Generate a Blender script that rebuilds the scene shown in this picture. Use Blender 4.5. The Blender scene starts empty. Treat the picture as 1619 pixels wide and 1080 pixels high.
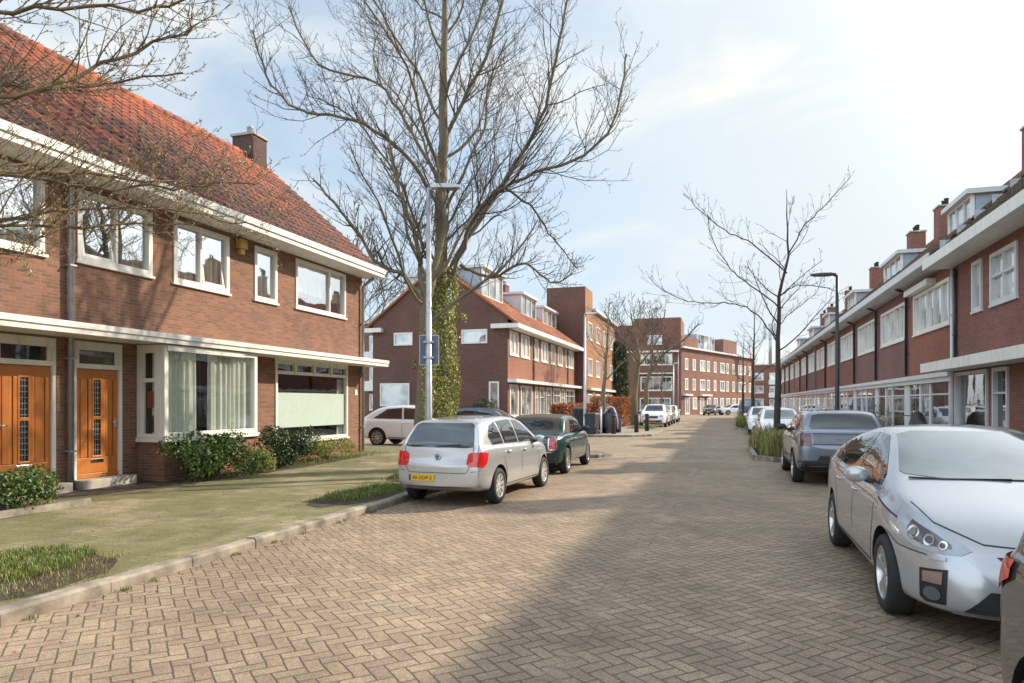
import bpy, bmesh, math, random
from math import sin, cos, pi, radians, sqrt
from mathutils import Vector, Matrix, noise
from mathutils.bvhtree import BVHTree
from mathutils.geometry import delaunay_2d_cdt

S = bpy.context.scene
C = S.collection
# ------------------------------------------------------------ camera, sky, sun
cam = bpy.data.objects.new('camera', bpy.data.cameras.new('camera')); C.objects.link(cam)
cam.location = (0, 0, 1.7); cam.rotation_euler = (radians(90), 0, radians(17.27))
cam.data.sensor_width = 36; cam.data.lens = 24; cam.data.shift_y = 97 / 1619
cam.data.clip_start = 0.05; cam.data.clip_end = 2000
S.camera = cam
SUN_AZ, SUN_EL = 50, 33          # azimuth from +Y towards +X
W = bpy.data.worlds.new('World'); S.world = W; W.use_nodes = True
nt = W.node_tree; N = nt.nodes; L = nt.links; bg = N['Background']
sky = N.new('ShaderNodeTexSky'); sky.sky_type = 'NISHITA'; sky.sun_disc = False
sky.sun_elevation = radians(SUN_EL); sky.sun_rotation = radians(SUN_AZ)
sky.air_density = 1.0; sky.dust_density = 1.5; sky.ozone_density = 1.5
tc = N.new('ShaderNodeTexCoord'); mp = N.new('ShaderNodeMapping'); mp.inputs['Scale'].default_value = (1.3, 1.3, 4.2)
mp.inputs['Rotation'].default_value = (0.25, 0.1, 0.6)
nz = N.new('ShaderNodeTexNoise'); nz.inputs['Scale'].default_value = 1.6; nz.inputs['Detail'].default_value = 7; nz.inputs['Roughness'].default_value = .55; nz.inputs['Distortion'].default_value = .6
cr = N.new('ShaderNodeValToRGB'); cr.color_ramp.elements[0].position = .36; cr.color_ramp.elements[1].position = .68
cr.color_ramp.elements[0].color = (.5, .5, .5, 1); cr.color_ramp.elements[1].color = (1, 1, 1, 1)
dt = N.new('ShaderNodeVectorMath'); dt.operation = 'DOT_PRODUCT'
az, el = radians(42), radians(24); dt.inputs[1].default_value = (sin(az) * cos(el), cos(az) * cos(el), sin(el))
mr = N.new('ShaderNodeMapRange'); mr.inputs[1].default_value = .55; mr.inputs[2].default_value = 1.0; mr.inputs[3].default_value = 0; mr.inputs[4].default_value = .75
ad = N.new('ShaderNodeMath'); ad.operation = 'ADD'; ad.use_clamp = True
mx = N.new('ShaderNodeMix'); mx.data_type = 'RGBA'
cc = N.new('ShaderNodeMix'); cc.data_type = 'RGBA'
cr2 = N.new('ShaderNodeValToRGB'); cr2.color_ramp.elements[0].position = .45; cr2.color_ramp.elements[1].position = .72
cc.inputs['A'].default_value = (3.5, 4.2, 4.75, 1); cc.inputs['B'].default_value = (5.1, 5.1, 4.95, 1)
L.new(tc.outputs['Generated'], mp.inputs[0]); L.new(mp.outputs[0], nz.inputs['Vector']); L.new(nz.outputs[0], cr.inputs[0])
L.new(tc.outputs['Generated'], dt.inputs[0]); L.new(dt.outputs['Value'], mr.inputs[0])
L.new(cr.outputs[0], ad.inputs[0]); L.new(mr.outputs[0], ad.inputs[1])
L.new(ad.outputs[0], mx.inputs['Factor']); L.new(sky.outputs[0], mx.inputs['A']); mxx = N.new('ShaderNodeMath'); mxx.operation = 'MAXIMUM'; L.new(nz.outputs[0], cr2.inputs[0]); L.new(cr2.outputs[0], mxx.inputs[0]); L.new(mr.outputs[0], mxx.inputs[1]); L.new(mxx.outputs[0], cc.inputs['Factor']); L.new(cc.outputs['Result'], mx.inputs['B'])
# circumsolar haze (outside the frame) and extra sky brightness behind the camera, both added to fill shade
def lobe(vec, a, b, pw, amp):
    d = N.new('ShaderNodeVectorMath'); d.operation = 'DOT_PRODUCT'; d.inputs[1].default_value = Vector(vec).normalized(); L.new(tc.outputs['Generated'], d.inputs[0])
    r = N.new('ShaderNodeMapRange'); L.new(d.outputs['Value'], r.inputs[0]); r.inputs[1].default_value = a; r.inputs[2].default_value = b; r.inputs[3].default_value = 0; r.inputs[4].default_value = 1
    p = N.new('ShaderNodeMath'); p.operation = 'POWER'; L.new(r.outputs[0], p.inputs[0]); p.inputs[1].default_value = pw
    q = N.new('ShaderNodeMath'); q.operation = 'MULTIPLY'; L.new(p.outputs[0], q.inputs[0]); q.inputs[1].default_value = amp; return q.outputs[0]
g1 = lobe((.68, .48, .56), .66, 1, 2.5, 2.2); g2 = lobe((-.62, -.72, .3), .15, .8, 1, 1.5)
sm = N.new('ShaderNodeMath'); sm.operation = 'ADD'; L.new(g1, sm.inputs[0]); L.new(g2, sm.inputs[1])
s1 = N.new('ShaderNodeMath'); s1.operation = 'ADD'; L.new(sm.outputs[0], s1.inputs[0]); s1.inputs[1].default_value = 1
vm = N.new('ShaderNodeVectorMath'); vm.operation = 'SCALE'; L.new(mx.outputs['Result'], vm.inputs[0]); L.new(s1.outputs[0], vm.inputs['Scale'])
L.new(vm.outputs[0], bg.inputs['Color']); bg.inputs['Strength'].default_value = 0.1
sun = bpy.data.objects.new('sun', bpy.data.lights.new('sun', 'SUN')); C.objects.link(sun)
sun.data.energy = 3.3; sun.data.angle = radians(.9); sun.data.color = (1, .87, .69)
sd = Vector((sin(radians(SUN_AZ)) * cos(radians(SUN_EL)), cos(radians(SUN_AZ)) * cos(radians(SUN_EL)), sin(radians(SUN_EL))))
sun.rotation_euler = sd.to_track_quat('Z', 'Y').to_euler(); sun.location = sd * 60
S.view_settings.view_transform = 'Standard'; S.view_settings.look = 'None'; S.view_settings.gamma = 1
S.view_settings.exposure = 1.0

# ------------------------------------------------------------ helpers
class MB:
    def __init__(s): s.v = []; s.f = []; s.m = []; s.s = []
    def add(s, vs, fs, mi=0, sm=False):
        b = len(s.v); s.v += [tuple(v) for v in vs]
        for f in fs: s.f.append([i + b for i in f]); s.m.append(mi); s.s.append(sm)
        return s
    def box(s, x0, x1, y0, y1, z0, z1, mi=0):
        return s.add([(x0,y0,z0),(x1,y0,z0),(x1,y1,z0),(x0,y1,z0),(x0,y0,z1),(x1,y0,z1),(x1,y1,z1),(x0,y1,z1)],
              [(0,3,2,1),(4,5,6,7),(0,1,5,4),(1,2,6,5),(2,3,7,6),(3,0,4,7)], mi)
    def quad(s, a, b, c, d, mi=0): return s.add([a,b,c,d], [(0,1,2,3)], mi)
    def prism(s, pts, z0, z1, mi=0, mt=None):
        n = len(pts); s.add([(p[0],p[1],z0) for p in pts] + [(p[0],p[1],z1) for p in pts],
            [(i,(i+1)%n,(i+1)%n+n,i+n) for i in range(n)], mi)
        return s.add([(p[0],p[1],z1) for p in pts], [tuple(range(n))], mi if mt is None else mt)
    def prism_x(s, pts, x0, x1, mi=0):   # pts in (y,z), extruded along x
        n = len(pts); s.add([(x0,)+tuple(p) for p in pts] + [(x1,)+tuple(p) for p in pts],
            [(i,(i+1)%n,(i+1)%n+n,i+n) for i in range(n)] + [tuple(range(n))[::-1], tuple(range(n,2*n))], mi); return s
    def tube(s, P, R, n=6, mi=0, cap=True):
        P = [Vector(p) for p in P]; k = len(P)
        if not hasattr(R, '__len__'): R = [R] * k
        vs = []; t0 = (P[1]-P[0]).normalized(); u = t0.orthogonal().normalized()
        for i in range(k):
            t = (P[min(i+1,k-1)] - P[max(i-1,0)]); t = t.normalized() if t.length > 1e-9 else t0
            u = (u - t * u.dot(t)); u = u.normalized() if u.length > 1e-6 else t.orthogonal().normalized()
            w = t.cross(u)
            for j in range(n):
                a = 2*pi*j/n; vs.append(P[i] + (u*cos(a) + w*sin(a)) * R[i])
        fs = [(i*n+j, i*n+(j+1)%n, (i+1)*n+(j+1)%n, (i+1)*n+j) for i in range(k-1) for j in range(n)]
        if cap: fs += [tuple(range(n))[::-1], tuple(range((k-1)*n, k*n))]
        return s.add(vs, fs, mi, n > 4)
    def lathe(s, prof, M=None, n=24, mi=0, sm=True):  # prof (r, h) about local Z of M
        M = M or Matrix(); k = len(prof); vs = []
        for r, h in prof:
            for j in range(n): a = 2*pi*j/n; vs.append(M @ Vector((r*cos(a), r*sin(a), h)))
        return s.add(vs, [(i*n+j, i*n+(j+1)%n, (i+1)*n+(j+1)%n, (i+1)*n+j) for i in range(k-1) for j in range(n)], mi, sm)
    def build(s, name, mats, parent=None, loc=None, bevel=0):
        me = bpy.data.meshes.new(name); me.from_pydata(s.v, [], s.f)
        if not isinstance(mats, (list, tuple)): mats = [mats]
        for m in mats: me.materials.append(m)
        me.polygons.foreach_set('material_index', s.m); me.polygons.foreach_set('use_smooth', s.s); me.update()
        o = bpy.data.objects.new(name, me); C.objects.link(o); o.parent = parent
        if loc: o.location = loc
        if bevel:
            b = o.modifiers.new('b', 'BEVEL'); b.width = bevel; b.segments = 2; b.limit_method = 'ANGLE'
        return o

def tag(o, label, cat, group=None):
    o['label'] = label; o['category'] = cat
    if group: o['group'] = group
    return o
def empty(name, loc, rz=0, label=None, cat=None, group=None):
    o = bpy.data.objects.new(name, None); C.objects.link(o); o.location = loc; o.rotation_euler = (0, 0, rz); o.empty_display_size = .2
    if label: tag(o, label, cat, group)
    return o
def kids(o): return [c for c in bpy.data.objects if c.parent == o]
def copy_tree(o, parent=None):
    c = o.copy(); C.objects.link(c); c.parent = parent
    for k in kids(o): copy_tree(k, c)
    return c
def structure(o): o['kind'] = 'structure'; return o

# ------------------------------------------------------------ materials
class G:
    """small node graph helper"""
    def __init__(s, name):
        s.m = bpy.data.materials.new(name); s.m.use_nodes = True; s.t = s.m.node_tree
        s.b = s.t.nodes['Principled BSDF']; s.out = s.t.nodes['Material Output']
    def n(s, typ, **kw):
        d = s.t.nodes.new('ShaderNode' + typ)
        for k, v in kw.items():
            if k.startswith('i_'): s.put(d.inputs[k[2:].replace('_', ' ')], v)
            else: setattr(d, k, v)
        return d
    def put(s, inp, v):
        if isinstance(v, bpy.types.NodeSocket): s.t.links.new(v, inp)
        elif hasattr(v, '__len__') and inp.type == 'RGBA' and len(v) == 3: inp.default_value = (*v, 1)
        else: inp.default_value = v
    def math(s, op, a, b=None, c=None, clamp=False):
        d = s.t.nodes.new('ShaderNodeMath'); d.operation = op; d.use_clamp = clamp
        for i, v in enumerate((a, b, c)):
            if v is not None: s.put(d.inputs[i], v)
        return d.outputs[0]
    def mix(s, f, a, b, mode='MIX'):
        d = s.t.nodes.new('ShaderNodeMix'); d.data_type = 'RGBA'; d.blend_type = mode
        s.put(d.inputs['Factor'], f); s.put(d.inputs['A'], a); s.put(d.inputs['B'], b); return d.outputs['Result']
    def noise(s, vec, scale, detail=3, rough=.5, col=False):
        d = s.n('TexNoise', i_Scale=scale, i_Detail=detail, i_Roughness=rough)
        if vec is not None: s.put(d.inputs['Vector'], vec)
        return d.outputs['Color' if col else 'Fac']
    def ramp(s, f, stops):
        d = s.n('ValToRGB'); s.put(d.inputs[0], f); e = d.color_ramp.elements
        while len(e) < len(stops): e.new(.5)
        for k, (p, c) in zip(e, stops): k.position = p; k.color = (*c, 1) if hasattr(c, '__len__') else (c, c, c, 1)
        return d.outputs[0]
    def pos(s): return s.n('NewGeometry').outputs['Position']
    def obj(s): return s.n('TexCoord').outputs['Object']
    def bump(s, h, dist=.01, st=1):
        d = s.n('Bump', i_Strength=st, i_Distance=dist, i_Height=h); s.t.links.new(d.outputs[0], s.b.inputs['Normal'])
    def set(s, **kw):
        for k, v in kw.items(): s.put(s.b.inputs[k.replace('_', ' ')], v)
        return s.m

def plain(name, col, rough=.5, metal=0, var=.12, scale=6, bump=0, coat=0, spec=.5):
    g = G(name); p = g.obj(); f = g.noise(p, scale, 4)
    c = g.mix(1, col, g.ramp(f, [(.3, 1 - var), (.7, 1 + var)]), 'MULTIPLY')
    g.set(Base_Color=c, Roughness=rough, Metallic=metal)
    g.b.inputs['Specular IOR Level'].default_value = spec
    if coat: g.b.inputs['Coat Weight'].default_value = coat; g.b.inputs['Coat Roughness'].default_value = .03
    if bump: g.bump(g.noise(p, scale * 8, 3), bump)
    return g.m

def brick(name, c1, c2, mortar=(.23, .19, .15), dirt=.35):
    g = G(name); geo = g.n('NewGeometry')
    t = g.n('VectorMath', operation='CROSS_PRODUCT'); g.put(t.inputs[0], geo.outputs['True Normal']); t.inputs[1].default_value = (0, 0, 1)
    d = g.n('VectorMath', operation='DOT_PRODUCT'); g.put(d.inputs[0], geo.outputs['Position']); g.put(d.inputs[1], t.outputs[0])
    sp = g.n('SeparateXYZ'); g.put(sp.inputs[0], geo.outputs['Position'])
    cb = g.n('CombineXYZ'); g.put(cb.inputs[0], d.outputs['Value']); g.put(cb.inputs[1], sp.outputs[2])
    b = g.n('TexBrick', offset=.5, squash=1, i_Scale=1, i_Mortar_Size=.006, i_Mortar_Smooth=.2, i_Bias=0, i_Brick_Width=.22, i_Row_Height=.0625)
    g.put(b.inputs['Vector'], cb.outputs[0]); g.put(b.inputs['Color1'], (0, 0, 0)); g.put(b.inputs['Color2'], (1, 1, 1)); g.put(b.inputs['Mortar'], (.5, .5, .5))
    n1 = g.noise(geo.outputs['Position'], 60, 3)
    n2 = g.noise(geo.outputs['Position'], .55, 5, .6)
    base = g.mix(b.outputs['Color'], c1, c2)
    base = g.mix(g.math('MULTIPLY', n1, .5), base, (c1[0]*.45, c1[1]*.5, c1[2]*.55))
    base = g.mix(b.outputs['Fac'], base, mortar)
    base = g.mix(dirt, base, g.ramp(n2, [(.3, .45), (.7, 1.35)]), 'MULTIPLY')
    h = g.math('SUBTRACT', g.math('MULTIPLY', n1, .3), b.outputs['Fac'])
    g.bump(h, .006, .9); return g.set(Base_Color=base, Roughness=.85)

M = {}
M['brick_left'] = brick('brick_left', (.33, .138, .074), (.17, .08, .05))
M['brick_right_a'] = brick('brick_right', (.3, .105, .068), (.2, .075, .055), (.2, .15, .12))  # plain red brick of the right hand houses
M['brick_gable_shade'] = brick('brick_gable_shade', (.2, .085, .06), (.14, .062, .048), (.13, .1, .08))  # darker brick for walls turned from the sun; shade is in the colour
M['brick_orange'] = brick('brick_orange', (.42, .17, .06), (.3, .12, .05))
M['brick_b2'] = brick('brick_block', (.36, .13, .065), (.25, .09, .05))
M['brick_far'] = brick('brick_far', (.26, .09, .055), (.2, .07, .045))
M['brick_base'] = brick('brick_base', (.11, .05, .04), (.08, .038, .032), (.1, .08, .07))
def trim(name, col):
    g = G(name); P = g.pos(); mp = g.n('Mapping'); g.put(mp.inputs[0], P); mp.inputs['Scale'].default_value = (5, 5, .7)
    f = g.noise(mp.outputs[0], 1.5, 5, .65); d = g.noise(P, 2.5, 5, .7)
    c = g.mix(g.math('MULTIPLY', g.ramp(f, [(.52, 0), (.75, 1)]), .45), col, (.36, .33, .26)); c = g.mix(.3, c, g.ramp(d, [(.3, .75), (.7, 1.1)]), 'MULTIPLY')
    return g.set(Base_Color=c, Roughness=.42)
M['white'] = trim('white_paint', (.76, .74, .68))
M['white2'] = trim('white_dull_paint', (.6, .6, .6))
M['grey_paint'] = plain('grey_paint', (.33, .38, .44), .5)
M['zinc'] = plain('zinc', (.42, .43, .46), .4, .6, var=.15)
M['darkmetal'] = plain('dark_metal', (.05, .05, .055), .45, .5)
M['blackp'] = plain('black_plastic', (.018, .018, .02), .5, var=.2)
M['stone'] = plain('stone', (.36, .33, .28), .8, var=.2, scale=5, bump=.004)
M['soil'] = plain('soil', (.07, .05, .033), .95, var=.5, scale=8, bump=.04)
M['gold'] = plain('lamp_yellow', (.5, .3, .06), .4)
M['chrome'] = plain('chrome', (.7, .7, .72), .12, 1, var=.03)

g = G('leaded_glass'); p = g.obj(); M['lead'] = g.set(Base_Color=(.015, .016, .02), Roughness=.08)
def wood(name, a, b):
    g = G(name); p = g.obj(); mp = g.n('Mapping'); g.put(mp.inputs[0], p); mp.inputs['Scale'].default_value = (14, 14, .7)
    f = g.noise(mp.outputs[0], 3, 5, .6)
    g.bump(f, .002, .5); g.b.inputs['Coat Weight'].default_value = .3
    return g.set(Base_Color=g.mix(f, a, b), Roughness=.38)
M['wood'] = wood('orange_wood', (.56, .2, .04), (.34, .1, .02))

def glass_clear(name='window_glass', k=.14, dirt=.0):
    g = G(name); tr = g.n('BsdfTransparent'); tr.inputs[0].default_value = (.97, .98, .97, 1)
    gl = g.n('BsdfGlossy'); gl.inputs['Roughness'].default_value = .015; gl.inputs['Color'].default_value = (.95, .97, 1, 1)
    mxs = g.n('MixShader'); lw = g.n('LayerWeight', i_Blend=.5); g.put(mxs.inputs[0], g.math('ADD', g.math('POWER', lw.outputs['Facing'], 4), k * .5, clamp=True))
    g.t.links.new(tr.outputs[0], mxs.inputs[1]); g.t.links.new(gl.outputs[0], mxs.inputs[2]); g.t.links.new(mxs.outputs[0], g.out.inputs[0])
    w = g.noise(g.obj(), 1.3, 1); bp = g.n('Bump', i_Strength=.25, i_Distance=.02, i_Height=w); g.t.links.new(bp.outputs[0], gl.inputs['Normal'])
    return g.m
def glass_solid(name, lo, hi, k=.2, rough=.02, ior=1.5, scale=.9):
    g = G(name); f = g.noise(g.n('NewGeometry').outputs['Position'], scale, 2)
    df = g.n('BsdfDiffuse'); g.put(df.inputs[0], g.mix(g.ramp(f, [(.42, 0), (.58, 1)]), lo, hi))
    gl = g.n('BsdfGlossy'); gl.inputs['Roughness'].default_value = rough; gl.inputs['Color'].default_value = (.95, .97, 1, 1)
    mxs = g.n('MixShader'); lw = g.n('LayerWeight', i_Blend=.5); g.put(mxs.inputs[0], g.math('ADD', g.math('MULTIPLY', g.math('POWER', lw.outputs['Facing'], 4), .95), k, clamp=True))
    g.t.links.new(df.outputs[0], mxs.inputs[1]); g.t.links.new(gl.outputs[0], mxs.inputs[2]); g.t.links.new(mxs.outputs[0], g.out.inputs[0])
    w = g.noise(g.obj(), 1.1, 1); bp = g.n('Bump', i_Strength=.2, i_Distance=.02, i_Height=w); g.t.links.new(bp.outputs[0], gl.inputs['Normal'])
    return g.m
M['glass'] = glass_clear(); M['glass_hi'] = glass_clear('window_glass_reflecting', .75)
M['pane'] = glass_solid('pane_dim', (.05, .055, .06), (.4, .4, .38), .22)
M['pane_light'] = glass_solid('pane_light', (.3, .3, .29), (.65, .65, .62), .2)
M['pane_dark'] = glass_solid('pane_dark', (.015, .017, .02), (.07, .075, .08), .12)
M['carglass'] = glass_solid('car_glass', (.012, .014, .016), (.03, .033, .035), .10, .012, 1.55)
M['carglass_bright'] = glass_solid('car_glass_pale', (.05, .06, .062), (.12, .14, .145), .17, .02, 1.6, 1.5)

def curtain_mat():
    g = G('curtain'); g.b.inputs['Base Color'].default_value = (.8, .83, .75, 1); g.b.inputs['Roughness'].default_value = .9
    tl = g.n('BsdfTranslucent'); tl.inputs[0].default_value = (.7, .75, .65, 1); ms = g.n('MixShader'); ms.inputs[0].default_value = .35
    g.t.links.new(g.b.outputs[0], ms.inputs[1]); g.t.links.new(tl.outputs[0], ms.inputs[2]); g.t.links.new(ms.outputs[0], g.out.inputs[0]); return g.m
M['curtain'] = curtain_mat()
M['blind'] = plain('frosted_film', (.42, .5, .45), .5, var=.04)
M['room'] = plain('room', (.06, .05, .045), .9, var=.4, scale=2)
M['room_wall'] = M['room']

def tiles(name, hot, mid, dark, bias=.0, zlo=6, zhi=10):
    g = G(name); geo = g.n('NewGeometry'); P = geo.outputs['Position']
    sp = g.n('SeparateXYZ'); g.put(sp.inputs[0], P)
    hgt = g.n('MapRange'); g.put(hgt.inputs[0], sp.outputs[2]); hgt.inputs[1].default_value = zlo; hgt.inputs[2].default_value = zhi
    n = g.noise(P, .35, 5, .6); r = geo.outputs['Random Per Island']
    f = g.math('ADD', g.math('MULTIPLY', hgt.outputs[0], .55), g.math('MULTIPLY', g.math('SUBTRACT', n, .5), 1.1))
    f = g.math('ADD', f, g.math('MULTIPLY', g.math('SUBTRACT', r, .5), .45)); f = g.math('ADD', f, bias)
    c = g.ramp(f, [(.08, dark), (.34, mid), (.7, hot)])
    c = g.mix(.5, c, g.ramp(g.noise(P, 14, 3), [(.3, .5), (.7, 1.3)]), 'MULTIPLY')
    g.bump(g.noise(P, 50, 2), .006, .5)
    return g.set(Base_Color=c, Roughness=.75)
M['tile_left'] = tiles('tile_left', (.4, .105, .042), (.2, .062, .04), (.09, .042, .036), -.04)
M['tile_b2'] = tiles('tile_orange', (.42, .14, .07), (.33, .105, .055), (.2, .07, .045), .2)
M['tile_right'] = tiles('tile_moss', (.3, .1, .055), (.14, .075, .05), (.06, .07, .025), .05)

def paint(name, col, metal=.0, flake=.0, rough=.25):
    g = G(name); g.b.inputs['Coat Weight'].default_value = 1; g.b.inputs['Coat Roughness'].default_value = .02
    geo = g.n('TexCoord').outputs['Object']; sp = g.n('SeparateXYZ'); g.put(sp.inputs[0], geo)
    d = g.noise(geo, 5, 4); low = g.math('MULTIPLY', g.math('SUBTRACT', .62, sp.outputs[2], clamp=True), g.math('MULTIPLY', d, .5))
    c = g.mix(low, col, (.2, .17, .13))
    g.put(g.b.inputs['Roughness'], g.math('ADD', rough, g.math('MULTIPLY', low, .8)))
    return g.set(Base_Color=c, Metallic=metal)
M['silver'] = paint('silver_paint', (.56, .56, .57), .55)
M['pearl'] = paint('pearl_grey_paint', (.44, .445, .465), .45)
M['green'] = paint('dark_green_paint', (.02, .055, .05), .35)
M['volvo'] = paint('slate_grey_paint', (.19, .21, .26), .5)
M['white_car'] = paint('white_car_paint', (.84, .84, .86))
M['black_car'] = paint('black_car_paint', (.02, .02, .022), .2)
M['grey_car'] = paint('dark_grey_car_paint', (.10, .095, .09), .5)
M['blue_car'] = paint('dark_blue_car_paint', (.03, .045, .09), .3)
M['fabric'] = plain('soft_top', (.075, .065, .05), .9, var=.15, scale=20)
M['rubber'] = plain('rubber', (.02, .02, .02), .8, var=.2)
M['alloy'] = plain('alloy', (.55, .54, .52), .3, .8, var=.05)
M['hubcap'] = plain('hubcap', (.6, .58, .54), .35, .5, var=.06)
def light_mat(name, col, em=None):
    g = G(name); g.b.inputs['Coat Weight'].default_value = 1; return g.set(Base_Color=g.mix(g.noise(g.obj(), 9, 2), col, tuple(k*.6 for k in col)), Roughness=.15)
M['red'] = light_mat('red_lens', (.75, .015, .012)); M['darkred'] = light_mat('dark_red_lens', (.12, .01, .012))
M['lens'] = light_mat('clear_lens', (.42, .46, .5)); M['lensdark'] = light_mat('dark_lens', (.1, .12, .14)); M['orange'] = light_mat('amber_lens', (.7, .2, .02))
M['plate'] = plain('plate_yellow', (.8, .47, .01), .4, var=.04); M['plateblue'] = plain('plate_blue', (.02, .06, .4), .4)
M['ink'] = plain('ink', (.01, .01, .01), .5); M['signback'] = plain('sign_back', (.13, .15, .2), .5, .2)
M['seam'] = plain('seam', (.03, .03, .03), .7)
M['plantpot'] = plain('bin_grey', (.03, .034, .036), .6); M['cover'] = plain('cover_navy', (.012, .014, .028), .85, bump=.02, scale=2, spec=.2)

def bark(name, a, b, moss):
    g = G(name); P = g.pos(); mp = g.n('Mapping'); g.put(mp.inputs[0], P); mp.inputs['Scale'].default_value = (9, 9, 2)
    f = g.noise(mp.outputs[0], 2.2, 6, .65); m = g.noise(P, .9, 3)
    c = g.mix(f, a, b); c = g.mix(g.ramp(m, [(.45, 0), (.65, .55)]), c, moss)
    g.bump(f, .02, .8); return g.set(Base_Color=c, Roughness=.9)
M['bark'] = bark('bark', (.1, .08, .055), (.26, .21, .14), (.22, .19, .08))
M['bark_dark'] = bark('bark_dark', (.03, .022, .02), (.085, .065, .055), (.06, .05, .03))
M['bark_pale'] = bark('bark_pale', (.1, .075, .045), (.24, .18, .1), (.26, .2, .08))
M['twig'] = plain('twig', (.085, .068, .052), .85, var=.3)
M['twig_dark'] = plain('twig_dark', (.035, .028, .03), .85, var=.3)
M['twig_pale'] = plain('twig_pale', (.16, .115, .065), .85, var=.35)
def leafmat(name, stops, rough=.45, tl=.25):
    g = G(name); r = g.n('NewGeometry').outputs['Random Per Island']; c = g.ramp(r, stops)
    t = g.n('BsdfTranslucent'); g.put(t.inputs[0], c); ms = g.n('MixShader'); ms.inputs[0].default_value = tl
    g.set(Base_Color=c, Roughness=rough)
    g.t.links.new(g.b.outputs[0], ms.inputs[1]); g.t.links.new(t.outputs[0], ms.inputs[2]); g.t.links.new(ms.outputs[0], g.out.inputs[0]); return g.m
M['leaf'] = leafmat('leaf_green', [(0, (.02, .05, .012)), (.6, (.07, .13, .025)), (1, (.2, .26, .06))])
M['leaf_dark'] = leafmat('leaf_dark', [(0, (.012, .03, .012)), (.7, (.04, .075, .02)), (1, (.12, .16, .04))])
M['leaf_ivy'] = leafmat('leaf_ivy', [(0, (.08, .11, .02)), (.5, (.26, .28, .06)), (1, (.5, .48, .14))])
M['leaf_lime'] = leafmat('leaf_lime', [(0, (.1, .14, .02)), (.6, (.22, .26, .05)), (1, (.4, .4, .12))])
M['leaf_copper'] = leafmat('leaf_copper', [(0, (.13, .03, .015)), (.6, (.34, .1, .035)), (1, (.5, .22, .08))])
M['grass'] = leafmat('grass', [(0, (.05, .075, .014)), (.55, (.13, .2, .03)), (.85, (.28, .32, .08)), (1, (.45, .38, .18))])
M['bud'] = leafmat('bud', [(0, (.2, .16, .07)), (1, (.5, .42, .22))])
M['brick_right_b'] = brick('brick_right_orange', (.38, .12, .065), (.27, .09, .055), (.2, .15, .12))
M['brick_right_c'] = brick('brick_right_dull', (.25, .105, .085), (.2, .09, .075), (.2, .16, .14))
M['litter'] = leafmat('litter', [(0, (.09, .04, .02)), (1, (.3, .16, .07))])

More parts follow.
